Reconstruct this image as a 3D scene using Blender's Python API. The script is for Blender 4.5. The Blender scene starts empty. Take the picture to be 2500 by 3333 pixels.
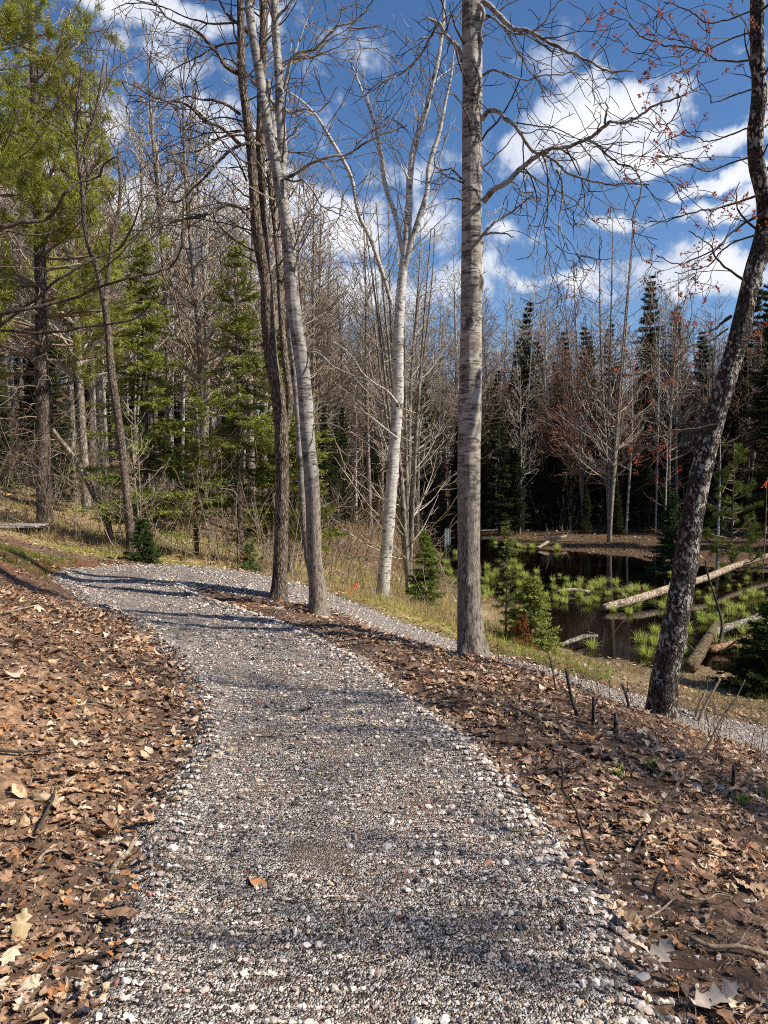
import bpy, math, random
import numpy as np
from mathutils import Vector

SC = bpy.context.scene
COL = SC.collection
PI = math.pi
RS = np.random.RandomState(11)
random.seed(7)

# ------------------------------------------------------------------ camera, sky, sun, exposure
F_PX, EYE, HOR = 770.0, 1.6, 472.0
PITCH = math.atan((512 - HOR) / F_PX)
cd = bpy.data.cameras.new('camera')
cam = bpy.data.objects.new('camera', cd)
COL.objects.link(cam)
cd.sensor_fit = 'VERTICAL'; cd.sensor_height = 36.0; cd.lens = F_PX / 1024 * 36
cd.clip_start = 0.05; cd.clip_end = 2000
cam.location = (0, 0, EYE)
cam.rotation_euler = (math.radians(90) - PITCH, 0, 0)
SC.camera = cam
SUN_AZ, SUN_EL = 106.0, 43.0           # azimuth clockwise from +Y (the view), elevation
EXPOSURE = 0.26
SC.view_settings.view_transform = 'Standard'
SC.view_settings.look = 'None'
SC.view_settings.exposure = EXPOSURE
SC.view_settings.gamma = 1.0
SC.view_settings.use_curve_mapping = False
SC.cycles.max_bounces = 5
SC.cycles.diffuse_bounces = 2
SC.cycles.glossy_bounces = 2
SC.cycles.transmission_bounces = 2
SC.cycles.transparent_max_bounces = 4
SC.cycles.caustics_reflective = False
SC.cycles.caustics_refractive = False
SC.cycles.use_denoising = False
SC.cycles.pixel_filter_type = 'BLACKMAN_HARRIS'
SC.cycles.filter_width = 1.05

sd_ = bpy.data.lights.new('sun', 'SUN')
sd_.energy = 5.0; sd_.angle = math.radians(0.53); sd_.color = (1.0, 0.92, 0.80)
sun = bpy.data.objects.new('sun', sd_)
COL.objects.link(sun)
_a, _e = math.radians(SUN_AZ), math.radians(SUN_EL)
SUN_DIR = Vector((math.sin(_a) * math.cos(_e), math.cos(_a) * math.cos(_e), math.sin(_e)))
sun.rotation_euler = SUN_DIR.to_track_quat('Z', 'Y').to_euler()
sun.location = (20, -10, 30)

_cp, _sp = math.cos(PITCH), math.sin(PITCH)
def at(px, py, Y):
    """world point that lies Y metres ahead of the viewpoint along the sight line px, py"""
    u = (px - 384) / F_PX; v = (512 - py) / F_PX
    dx, dy, dz = u, _cp + v * _sp, -_sp + v * _cp
    k = Y / dy
    return (dx * k, Y, EYE + dz * k)
def onz(px, py, z):
    u = (px - 384) / F_PX; v = (512 - py) / F_PX
    dx, dy, dz = u, _cp + v * _sp, -_sp + v * _cp
    k = (z - EYE) / dz
    return (dx * k, dy * k, z)

class NT:
    def __init__(s, tree):
        s.t = tree; s.n = tree.nodes; s.l = tree.links
    def node(s, typ, **kw):
        n = s.n.new(typ)
        for k, v in kw.items():
            if k.startswith('i_'):
                n.inputs[k[2:].replace('_', ' ')].default_value = v
            else:
                setattr(n, k, v)
        return n
    def link(s, a, b): s.l.new(a, b)
    def sock(s, inp, v):
        if isinstance(v, bpy.types.NodeSocket): s.l.new(v, inp)
        else: inp.default_value = v
    def math(s, op, a, b=None, c=None, clamp=False):
        n = s.n.new('ShaderNodeMath'); n.operation = op; n.use_clamp = clamp
        s.sock(n.inputs[0], a)
        if b is not None: s.sock(n.inputs[1], b)
        if c is not None: s.sock(n.inputs[2], c)
        return n.outputs[0]
    def mix(s, f, a, b, blend='MIX'):
        n = s.n.new('ShaderNodeMix'); n.data_type = 'RGBA'; n.blend_type = blend
        s.sock(n.inputs[0], f)
        for i, v in ((6, a), (7, b)):
            if isinstance(v, bpy.types.NodeSocket): s.l.new(v, n.inputs[i])
            else: n.inputs[i].default_value = (v[0], v[1], v[2], 1)
        return n.outputs[2]
    def noise(s, vec, scale, detail=4, rough=0.55, out='Fac', dist=0.0):
        n = s.n.new('ShaderNodeTexNoise'); n.inputs['Scale'].default_value = scale
        n.inputs['Detail'].default_value = detail; n.inputs['Roughness'].default_value = rough
        n.inputs['Distortion'].default_value = dist
        if vec is not None: s.l.new(vec, n.inputs['Vector'])
        return n.outputs[out]
    def voro(s, vec, scale, feature='F1', out='Distance', rnd=1.0):
        n = s.n.new('ShaderNodeTexVoronoi'); n.feature = feature
        n.inputs['Scale'].default_value = scale; n.inputs['Randomness'].default_value = rnd
        if vec is not None: s.l.new(vec, n.inputs['Vector'])
        return n.outputs[out]
    def mapping(s, vec, scale=(1, 1, 1), loc=(0, 0, 0)):
        n = s.n.new('ShaderNodeMapping'); n.inputs['Scale'].default_value = scale
        n.inputs['Location'].default_value = loc
        s.l.new(vec, n.inputs['Vector']); return n.outputs[0]
    def ramp(s, f, stops, interp='LINEAR'):
        n = s.n.new('ShaderNodeValToRGB'); cr = n.color_ramp; cr.interpolation = interp
        while len(cr.elements) < len(stops): cr.elements.new(0.5)
        for e, (p, c) in zip(cr.elements, stops):
            e.position = p
            e.color = (c, c, c, 1) if isinstance(c, (int, float)) else (c[0], c[1], c[2], 1)
        s.l.new(f, n.inputs[0]); return n.outputs[0]
    def step(s, x, a, b):
        n = s.n.new('ShaderNodeMapRange'); n.interpolation_type = 'SMOOTHSTEP'
        s.sock(n.inputs['Value'], x); n.inputs['From Min'].default_value = a; n.inputs['From Max'].default_value = b
        return n.outputs[0]

def make_world():
    w = bpy.data.worlds.new('World'); SC.world = w; w.use_nodes = True
    T = NT(w.node_tree); T.n.clear()
    out = T.node('ShaderNodeOutputWorld')
    sky = T.node('ShaderNodeTexSky', sky_type='NISHITA', sun_disc=False)
    sky.sun_elevation = _e; sky.sun_rotation = _a
    sky.air_density = 1.0; sky.dust_density = 0.6; sky.ozone_density = 3.0; sky.altitude = 300
    hs = T.node('ShaderNodeHueSaturation'); hs.inputs['Saturation'].default_value = 1.16
    T.link(sky.outputs[0], hs.inputs['Color'])
    skyc = T.mix(1.0, hs.outputs[0], SKY_TINT, 'MULTIPLY')
    tc = T.node('ShaderNodeTexCoord')
    sep = T.node('ShaderNodeSeparateXYZ'); T.link(tc.outputs['Generated'], sep.inputs[0])
    X, Y, Z = sep.outputs
    az = T.math('ARCTAN2', X, Y)
    el = T.math('ARCSINE', Z)
    # domain warp
    wv = T.noise(tc.outputs['Generated'], 7.0, 6, 0.6, 'Color')
    ws = T.node('ShaderNodeSeparateXYZ'); T.link(wv, ws.inputs[0])
    azw = T.math('ADD', az, T.math('MULTIPLY', T.math('SUBTRACT', ws.outputs[0], 0.5), 0.22))
    elw = T.math('ADD', el, T.math('MULTIPLY', T.math('SUBTRACT', ws.outputs[1], 0.5), 0.13))
    tot = None
    blobs = []
    for (px, py, rx, ry, a) in CLOUDS:
        d = at(px, py, 1.0); v = Vector((d[0], d[1], d[2] - EYE)).normalized()
        blobs.append((math.atan2(v.x, v.y), math.asin(v.z), rx / F_PX, ry / F_PX, a))
    for (a0, e0, rx, ry, am) in blobs:
        u = T.math('MULTIPLY', T.math('SUBTRACT', azw, a0), 1 / rx)
        v = T.math('MULTIPLY', T.math('SUBTRACT', elw, e0), 1 / ry)
        r2 = T.math('ADD', T.math('MULTIPLY', u, u), T.math('MULTIPLY', v, v))
        g = T.math('MULTIPLY', T.math('EXPONENT', T.math('MULTIPLY', r2, -1.0)), am)
        tot = g if tot is None else T.math('MAXIMUM', tot, g)
    # broken cloud in the rest of the sky, flattened towards the horizon
    zz = T.math('ADD', T.math('MAXIMUM', Z, 0.0), 0.12)
    comb = T.node('ShaderNodeCombineXYZ')
    T.link(T.math('DIVIDE', X, zz), comb.inputs[0]); T.link(T.math('DIVIDE', Y, zz), comb.inputs[1])
    gen = T.noise(comb.outputs[0], 1.1, 5, 0.55)
    behind = T.step(Y, 0.45, 0.2)
    tot = T.math('MAXIMUM', tot, T.math('MULTIPLY', T.step(gen, 0.5, 0.62), T.math('MULTIPLY', behind, 0.35)))
    fine = T.noise(tc.outputs['Generated'], 12.0, 12, 0.64, dist=0.25)
    dens = T.math('ADD', tot, T.math('MULTIPLY', T.math('SUBTRACT', fine, 0.5), 1.7))
    mask = T.step(dens, 0.27, 0.66)
    mask = T.math('MULTIPLY', mask, 0.97)
    shade = T.noise(tc.outputs['Generated'], 11.0, 5, 0.55)
    ccol = T.mix(T.step(T.math('ADD', T.math('MULTIPLY', dens, 0.5), T.math('MULTIPLY', shade, 0.7)), 0.38, 0.95),
                 (0.52, 0.60, 0.78), (1.02, 1.03, 1.06))
    bg1 = T.node('ShaderNodeBackground'); T.link(skyc, bg1.inputs[0]); bg1.inputs[1].default_value = SKY_STR
    bg2 = T.node('ShaderNodeBackground'); T.link(ccol, bg2.inputs[0]); bg2.inputs[1].default_value = 0.86
    ms = T.node('ShaderNodeMixShader')
    T.link(mask, ms.inputs[0]); T.link(bg1.outputs[0], ms.inputs[1]); T.link(bg2.outputs[0], ms.inputs[2])
    T.link(ms.outputs[0], out.inputs[0])

SKY_STR = 0.105
SKY_TINT = (0.98, 0.99, 1.06)
CLOUDS = [  # px, row, half widths, amount
    (560, 120, 55, 28, 1.0), (600, 98, 45, 22, 0.9), (530, 150, 45, 30, 0.95), (640, 110, 40, 18, 0.7),
    (480, 140, 40, 30, 0.5), (590, 150, 60, 14, 0.6), (660, 82, 30, 14, 0.6), (545, 60, 40, 22, 0.42),
    (650, 156, 70, 12, 0.75), (730, 145, 60, 16, 0.8), (720, 192, 50, 11, 0.95), (760, 110, 30, 30, 0.6),
    (620, 228, 55, 12, 0.7), (740, 222, 60, 14, 0.85), (520, 240, 50, 18, 0.55), (560, 285, 120, 14, 0.6),
    (300, 205, 70, 30, 1.0), (240, 225, 80, 40, 1.0), (330, 240, 50, 40, 0.9), (150, 210, 70, 40, 0.9),
    (60, 190, 80, 60, 0.8), (200, 150, 60, 18, 0.65), (190, 110, 45, 25, 0.45), (150, 8, 90, 18, 0.8),
    (240, 20, 70, 18, 0.5), (300, 40, 60, 30, 0.42), (400, 160, 60, 24, 0.45), (300, 300, 260, 34, 0.75),
    (100, 290, 160, 50, 0.8), (700, 270, 120, 20, 0.7), (420, 230, 60, 40, .6), (90, 120, 60, 30, .6), (330, 130, 40, 24, .6), (180, 60, 50, 16, .5),
    (450, 290, 60, 30, .8), (380, 60, 50, 20, .35), (690, 60, 40, 12, .4), (215, 185, 110, 20, .7),
]
make_world()

# ------------------------------------------------------------------ helpers
def tag(o, label=None, cat=None, group=None, kind=None):
    if label: o['label'] = label
    if cat: o['category'] = cat
    if group: o['group'] = group
    if kind: o['kind'] = kind
    return o
def thing(name, loc, label, cat, group=None):
    o = bpy.data.objects.new(name, None); COL.objects.link(o)
    o.location = loc; o.empty_display_size = 0.2
    return tag(o, label, cat, group)
def mesh_obj(name, V, F, mat, parent=None, cols=None, smooth=False, origin=None):
    """V (n,3); F an (m,k) index array or a list of such arrays"""
    V = np.asarray(V, dtype=np.float32)
    if parent is not None and origin is None: origin = parent.location
    if origin is not None: V = V - np.array(origin, dtype=np.float32)
    Fs = F if isinstance(F, list) else [F]
    Fs = [np.asarray(f, dtype=np.int32) for f in Fs if len(f)]
    me = bpy.data.meshes.new(name)
    me.vertices.add(len(V)); me.vertices.foreach_set('co', V.ravel())
    loops = np.concatenate([f.ravel() for f in Fs])
    tot = np.concatenate([np.full(len(f), f.shape[1], dtype=np.int32) for f in Fs])
    start = np.concatenate([[0], np.cumsum(tot)[:-1]]).astype(np.int32)
    me.loops.add(len(loops)); me.loops.foreach_set('vertex_index', loops)
    me.polygons.add(len(tot)); me.polygons.foreach_set('loop_start', start); me.polygons.foreach_set('loop_total', tot)
    me.polygons.foreach_set('use_smooth', np.full(len(tot), bool(smooth)))
    me.update(calc_edges=True)
    if cols is not None:
        c = np.ones((len(V), 4), dtype=np.float32); c[:, :3] = cols
        ca = me.color_attributes.new('Col', 'FLOAT_COLOR', 'POINT'); ca.data.foreach_set('color', c.ravel())
    me.materials.append(mat)
    o = bpy.data.objects.new(name, me); COL.objects.link(o)
    if parent is not None: o.parent = parent
    elif origin is not None: o.location = origin
    return o
def copy_tree(root, loc, rz=0.0, sc=1.0, label=None, group=None, tilt=(0, 0)):
    r = root.copy(); COL.objects.link(r)
    r.location = loc; r.rotation_euler = (tilt[0], tilt[1], rz)
    r.scale = (sc, sc, sc) if isinstance(sc, (int, float)) else sc
    if label: r['label'] = label
    if group: r['group'] = group
    for ch in list(root.children):
        c = ch.copy(); COL.objects.link(c); c.parent = r
        for g in ch.children:
            d = g.copy(); COL.objects.link(d); d.parent = c
    return r

def _hash(ix, iy, seed):
    h = (ix * 374761393 + iy * 668265263 + seed * 974634777) & 0xffffffff
    h = ((h ^ (h >> 13)) * 1274126177) & 0xffffffff
    return ((h ^ (h >> 16)) & 0xffff) / 65535.0
def vnoise(x, y, seed=0):
    x = np.asarray(x, dtype=np.float64); y = np.asarray(y, dtype=np.float64)
    ix = np.floor(x).astype(np.int64); iy = np.floor(y).astype(np.int64)
    fx = x - ix; fy = y - iy
    fx = fx * fx * (3 - 2 * fx); fy = fy * fy * (3 - 2 * fy)
    a = _hash(ix, iy, seed); b = _hash(ix + 1, iy, seed); c = _hash(ix, iy + 1, seed); d = _hash(ix + 1, iy + 1, seed)
    return (a * (1 - fx) + b * fx) * (1 - fy) + (c * (1 - fx) + d * fx) * fy
def fbm(x, y, seed=0, oct=4):
    s = 0; a = 0.5; t = 0
    for i in range(oct):
        s = s + a * vnoise(np.asarray(x) * 2 ** i + 17.3 * i, np.asarray(y) * 2 ** i - 9.1 * i, seed + i); t += a; a *= 0.5
    return s / t
def sstep(x, a, b):
    t = np.clip((x - a) / (b - a), 0, 1); return t * t * (3 - 2 * t)
def in_poly(x, y, poly):
    x = np.asarray(x); y = np.asarray(y); r = np.zeros(x.shape, dtype=bool)
    n = len(poly)
    for i in range(n):
        x1, y1 = poly[i]; x2, y2 = poly[(i + 1) % n]
        if y1 == y2: continue
        c = ((y1 > y) != (y2 > y)) & (x < (x2 - x1) * (y - y1) / (y2 - y1) + x1)
        r ^= c
    return r
def poly_dist(x, y, poly, closed=True):
    x = np.asarray(x); y = np.asarray(y); best = np.full(x.shape, 1e9)
    n = len(poly)
    for i in range(n if closed else n - 1):
        x1, y1 = poly[i]; x2, y2 = poly[(i + 1) % n]
        dx, dy = x2 - x1, y2 - y1; L = dx * dx + dy * dy + 1e-9
        t = np.clip(((x - x1) * dx + (y - y1) * dy) / L, 0, 1)
        best = np.minimum(best, (x - x1 - t * dx) ** 2 + (y - y1 - t * dy) ** 2)
    return np.sqrt(best)

# ------------------------------------------------------------------ materials
def pmat(name, rough=0.8, spec=0.3):
    m = bpy.data.materials.new(name); m.use_nodes = True
    T = NT(m.node_tree); b = T.n['Principled BSDF']
    b.inputs['Roughness'].default_value = rough
    b.inputs['Specular IOR Level'].default_value = spec
    return m, T, b
def bump(T, b, h, strength=0.5, dist=0.01):
    n = T.node('ShaderNodeBump'); n.inputs['Strength'].default_value = strength; n.inputs['Distance'].default_value = dist
    T.link(h, n.inputs['Height']); T.link(n.outputs[0], b.inputs['Normal'])
def attr(T):
    a = T.node('ShaderNodeAttribute'); a.attribute_name = 'Col'; return a.outputs['Color']
def col_mat(name, rough=0.8, spec=0.2, nscale=40, namp=0.35, bumps=0.0, bdist=0.002):
    m, T, b = pmat(name, rough, spec)
    tc = T.node('ShaderNodeTexCoord').outputs['Object']
    n = T.noise(tc, nscale, 3, 0.6)
    f = T.math('MULTIPLY_ADD', n, namp * 2, 1 - namp)
    c = T.mix(1.0, attr(T), (1, 1, 1), 'MULTIPLY')
    mul = T.node('ShaderNodeVectorMath', operation='SCALE')
    T.link(c, mul.inputs[0]); T.link(f, mul.inputs['Scale'])
    T.link(mul.outputs[0], b.inputs['Base Color'])
    if bumps: bump(T, b, n, bumps, bdist)
    return m
def leafy_mat(name, trans=0.3):
    m = bpy.data.materials.new(name); m.use_nodes = True
    T = NT(m.node_tree); T.n.clear()
    out = T.node('ShaderNodeOutputMaterial')
    a = attr(T)
    d = T.node('ShaderNodeBsdfDiffuse'); t = T.node('ShaderNodeBsdfTranslucent'); ms = T.node('ShaderNodeMixShader')
    T.link(a, d.inputs[0]); T.link(a, t.inputs[0]); ms.inputs[0].default_value = trans
    T.link(d.outputs[0], ms.inputs[1]); T.link(t.outputs[0], ms.inputs[2]); T.link(ms.outputs[0], out.inputs[0])
    return m
def bark_mat(name, light, dark, scale=30, stretch=0.25, depth=0.6, dist=0.01, contrast=(0.35, 0.65), plates=None, patch=None):
    """furrowed bark: stretched noise ridges, blotches"""
    m, T, b = pmat(name, 0.85, 0.15)
    tc = T.node('ShaderNodeTexCoord').outputs['Object']
    v = T.mapping(tc, (1, 1, stretch))
    n1 = T.noise(v, scale, 5, 0.62, dist=0.6)
    wv = T.node('ShaderNodeVectorMath', operation='MULTIPLY_ADD')
    T.link(T.noise(v, scale * .7, 3, 0.6, 'Color'), wv.inputs[0]); wv.inputs[1].default_value = (1.2 / scale,) * 3; T.link(v, wv.inputs[2])
    n2 = T.voro(wv.outputs[0], scale * 0.9, 'DISTANCE_TO_EDGE')
    h = T.math('ADD', T.math('MULTIPLY', T.step(n2, 0.0, 0.35), 0.38), T.math('MULTIPLY', n1, 0.85))
    blot = T.noise(tc, 4.0, 4, 0.6)
    f = T.step(T.math('ADD', h, T.math('MULTIPLY', T.math('SUBTRACT', blot, 0.5), 0.5)), contrast[0], contrast[1] + 0.25)
    c = T.mix(f, dark, light)
    if plates:
        p = T.voro(T.mapping(tc, (1, 1, 0.6)), plates[1], 'F1', 'Color')
        ps = T.node('ShaderNodeSeparateXYZ'); T.link(p, ps.inputs[0])
        sel = T.math('MULTIPLY', T.step(ps.outputs[0], plates[2], plates[2] + 0.04), T.step(T.noise(tc, 5.0, 3, 0.6), 0.42, 0.55))
        c = T.mix(sel, c, plates[0])
    if patch:
        c = T.mix(T.math('MULTIPLY', T.step(T.noise(tc, patch[1], 4, 0.6), patch[2], patch[2] + 0.08), 0.85), c, patch[0])
    T.link(c, b.inputs['Base Color'])
    bump(T, b, h, depth, dist)
    return m
def smooth_bark(name, light, mid, dark, zl=0.0, zh=0.0, low_light=None, low_dark=None, band=70.0, amount=(0.55, 0.66), scars=True):
    """pale bark with short horizontal dark marks; below zl..zh it turns to furrowed grey bark"""
    m, T, b = pmat(name, 0.75, 0.2)
    tc = T.node('ShaderNodeTexCoord').outputs['Object']
    marks = T.noise(T.mapping(tc, (1, 1, band / 7.0)), 7.0, 5, 0.66)
    blot = T.noise(tc, 3.0, 4, 0.6)
    f = T.step(T.math('ADD', marks, T.math('MULTIPLY', T.math('SUBTRACT', blot, 0.5), 0.35)), amount[0], amount[1])
    base = T.mix(T.step(T.noise(T.mapping(tc, (1, 1, 2.2)), 6.0, 5, 0.65), 0.4, 0.66), light, mid)
    c = T.mix(T.math('MULTIPLY', f, 0.8), base, dark)
    c = T.mix(T.math('MULTIPLY', T.step(T.noise(tc, 2.3, 5, 0.7), 0.52, 0.66), 0.55), c, tuple(0.45 * (a + b) / 2 for a, b in zip(mid, dark)))
    h = T.math('MULTIPLY', marks, 0.35)
    if scars:
        sc = T.voro(T.mapping(tc, (1, 1, 0.55)), 5.0, 'F1')
        sf = T.step(T.math('ADD', sc, T.math('MULTIPLY', T.math('SUBTRACT', marks, 0.5), 0.5)), 0.22, 0.10)
        c = T.mix(T.math('MULTIPLY', sf, 0.9), c, dark)
    if zh > zl:
        v = T.mapping(tc, (1, 1, 0.26))
        n1 = T.noise(v, 46, 4, 0.6, dist=0.5)
        n3 = T.noise(T.mapping(tc, (1, 1, 0.2)), 85, 3, 0.6, dist=0.8)
        hf = T.math('ADD', T.math('MULTIPLY', n3, 0.6), T.math('MULTIPLY', n1, 0.5))
        fc = T.mix(T.step(hf, 0.40, 0.68), low_dark, low_light)
        sx = T.node('ShaderNodeSeparateXYZ'); T.link(tc, sx.inputs[0])
        zf = T.step(T.math('ADD', sx.outputs[2], T.math('MULTIPLY', T.math('SUBTRACT', blot, 0.5), 1.2)), zl, zh)
        c = T.mix(zf, fc, c)
        hm = T.node('ShaderNodeMix'); hm.data_type = 'FLOAT'
        T.link(zf, hm.inputs[0]); T.link(hf, hm.inputs[2]); T.link(h, hm.inputs[3]); h = hm.outputs[0]
    T.link(c, b.inputs['Base Color'])
    bump(T, b, h, 0.7, 0.008)
    return m

M = {}
M['aspen'] = smooth_bark('aspen_bark', (0.50, 0.455, 0.385), (0.27, 0.235, 0.19), (0.05, 0.042, 0.035), 0.9, 2.4,
                         (0.36, 0.31, 0.255), (0.045, 0.038, 0.032), 34, (0.49, 0.60))
M['aspen2'] = smooth_bark('grey_aspen_bark', (0.44, 0.415, 0.37), (0.23, 0.21, 0.18), (0.05, 0.042, 0.036), 1.0, 2.2,
                          (0.40, 0.335, 0.265), (0.045, 0.036, 0.028), 32, (0.52, 0.62))
M['birch'] = smooth_bark('white_birch_bark', (0.66, 0.62, 0.56), (0.42, 0.39, 0.34), (0.05, 0.04, 0.035), -0.3, 0.7,
                         (0.42, 0.39, 0.35), (0.05, 0.04, 0.034), 26, (0.55, 0.60))
M['dark_bark'] = bark_mat('furrowed_bark', (0.36, 0.29, 0.22), (0.05, 0.038, 0.028), 60, 0.22, 1.0, 0.012)
M['cherry'] = bark_mat('flaking_bark', (0.16, 0.135, 0.115), (0.022, 0.018, 0.015), 62, 0.55, 1.0, 0.014,
                       plates=((0.46, 0.44, 0.39), 58, 0.62))
M['grey_bark'] = bark_mat('grey_forest_bark', (0.46, 0.40, 0.325), (0.13, 0.105, 0.08), 14, 0.35, 0.7, 0.01)
M['maple_bark'] = bark_mat('pale_maple_bark', (0.40, 0.35, 0.285), (0.13, 0.11, 0.085), 16, 0.3, 0.6, 0.008,
                           patch=((0.05, 0.045, 0.035), 3.0, 0.6))
M['pole_bark'] = smooth_bark('pale_pole_bark', (0.62, 0.585, 0.52), (0.40, 0.37, 0.32), (0.08, 0.07, 0.06), 0, 0, None, None, 30, (0.55, 0.66), False)
M['twig_dark'] = bark_mat('dark_twigs', (0.16, 0.125, 0.10), (0.06, 0.048, 0.038), 30, 0.4, 0.4, 0.004)
M['twig'] = bark_mat('brown_twigs', (0.42, 0.32, 0.225), (0.18, 0.135, 0.095), 30, 0.4, 0.4, 0.004)
M['twig_pale'] = bark_mat('pale_twigs', (0.62, 0.54, 0.43), (0.30, 0.25, 0.195), 30, 0.4, 0.4, 0.004)
M['twig_red'] = bark_mat('reddish_twigs', (0.38, 0.24, 0.175), (0.16, 0.095, 0.07), 30, 0.4, 0.4, 0.004)
M['spruce_bark'] = bark_mat('conifer_bark', (0.16, 0.13, 0.105), (0.04, 0.033, 0.027), 28, 0.5, 0.8, 0.008)
M['pine_bark'] = bark_mat('pine_bark', (0.24, 0.19, 0.155), (0.06, 0.046, 0.037), 22, 0.35, 0.9, 0.012)
M['needles'] = leafy_mat('conifer_needles', 0.16)
M['blossom'] = leafy_mat('red_maple_blossom', 0.3)
M['grass'] = leafy_mat('grass_blades', 0.35)
M['leaves'] = col_mat('dead_leaves', 0.5, 0.45, 60, 0.28, 0.5, 0.003)
M['stones'] = col_mat('gravel_stones', 0.62, 0.3, 90, 0.18, 0.3, 0.001)
M['debris'] = col_mat('twig_debris', 0.8, 0.2, 60, 0.3)
M['log'] = bark_mat('peeling_log_bark', (0.55, 0.45, 0.33), (0.17, 0.11, 0.07), 9, 1.0, 0.7, 0.015, (0.3, 0.6))
M['log_grey'] = bark_mat('weathered_log_wood', (0.42, 0.38, 0.32), (0.12, 0.095, 0.075), 12, 1.0, 0.7, 0.015)
M['log_orange'] = bark_mat('orange_log_bark', (0.50, 0.30, 0.16), (0.16, 0.09, 0.05), 10, 1.0, 0.7, 0.015)
M['rotten'] = bark_mat('rotten_log_wood', (0.26, 0.18, 0.11), (0.07, 0.05, 0.032), 12, 0.8, 1.0, 0.03, patch=((0.09, 0.10, 0.03), 4.0, 0.52))
M['plank'] = bark_mat('weathered_planks', (0.62, 0.60, 0.56), (0.34, 0.31, 0.28), 12, 1.0, 0.4, 0.004)
M['deadwood'] = bark_mat('bleached_dead_wood', (0.52, 0.43, 0.32), (0.24, 0.18, 0.125), 40, 0.3, 0.5, 0.003)
m_, T_, b_ = pmat('orange_flagging', 0.6, 0.3); b_.inputs['Base Color'].default_value = (0.9, 0.16, 0.04, 1); M['flag'] = m_

def ground_material():
    m, T, b = pmat('forest_floor', 0.95, 0.1)
    tc = T.node('ShaderNodeTexCoord').outputs['Object']
    a = attr(T)
    fine = T.noise(tc, 34, 6, 0.7)
    mid = T.noise(tc, 5, 5, 0.65)
    cell = T.voro(tc, 26, 'F1', 'Color')
    cs = T.node('ShaderNodeSeparateXYZ'); T.link(cell, cs.inputs[0])
    f = T.math('MULTIPLY', T.math('MULTIPLY_ADD', fine, 1.3, 0.32), T.math('MULTIPLY_ADD', mid, 0.9, 0.55))
    f = T.math('MULTIPLY', f, T.math('MULTIPLY_ADD', cs.outputs[0], 0.7, 0.65))
    mul = T.node('ShaderNodeVectorMath', operation='SCALE'); T.link(a, mul.inputs[0]); T.link(f, mul.inputs['Scale'])
    T.link(mul.outputs[0], b.inputs['Base Color'])
    h = T.math('ADD', T.math('MULTIPLY', fine, 0.6), T.math('MULTIPLY', T.voro(tc, 26, 'F1'), 0.5))
    bump(T, b, h, 0.8, 0.03)
    return m
def gravel_material():
    m, T, b = pmat('gravel_bed', 0.9, 0.15)
    tc = T.node('ShaderNodeTexCoord').outputs['Object']
    v1 = T.voro(tc, 75, 'F1', 'Color'); v2 = T.voro(tc, 140, 'F1', 'Color')
    s1 = T.node('ShaderNodeSeparateXYZ'); T.link(v1, s1.inputs[0])
    s2 = T.node('ShaderNodeSeparateXYZ'); T.link(v2, s2.inputs[0])
    stops = [(0.0, (0.05, 0.045, 0.04)), (0.22, (0.14, 0.115, 0.095)), (0.38, (0.30, 0.245, 0.20)), (0.56, (0.52, 0.45, 0.38)), (0.78, (0.76, 0.70, 0.62)), (0.95, (0.36, 0.2, 0.14))]
    c1 = T.ramp(s1.outputs[0], stops, 'CONSTANT'); c2 = T.ramp(s2.outputs[1], stops, 'CONSTANT')
    c = T.mix(T.step(T.noise(tc, 30, 3, 0.6), 0.45, 0.55), c1, c2)
    e = T.voro(tc, 75, 'F1'); e2 = T.voro(tc, 140, 'F1')
    c = T.mix(T.math('MULTIPLY', T.step(T.noise(tc, 2.2, 5, 0.65), 0.52, 0.66), .6), c, (0.25, 0.18, 0.125))
    T.link(c, b.inputs['Base Color'])
    bump(T, b, T.math('MULTIPLY', T.math('ADD', e, e2), -1.0), 0.9, 0.012)
    return m
def water_material():
    m, T, b = pmat('pond_water', 0.02, 0.28)
    b.inputs['IOR'].default_value = 1.33
    tc = T.node('ShaderNodeTexCoord').outputs['Object']
    c = T.mix(T.step(T.noise(tc, 0.35, 3, 0.5), 0.45, 0.7), (0.0015, 0.0012, 0.001), (0.008, 0.0025, 0.0015))
    T.link(c, b.inputs['Base Color'])
    h = T.noise(T.mapping(tc, (1, 2.5, 1)), 4.5, 3, 0.5)
    bump(T, b, h, 0.05, 0.02)
    return m
M['ground'] = ground_material(); M['gravel'] = gravel_material(); M['water'] = water_material()

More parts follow.
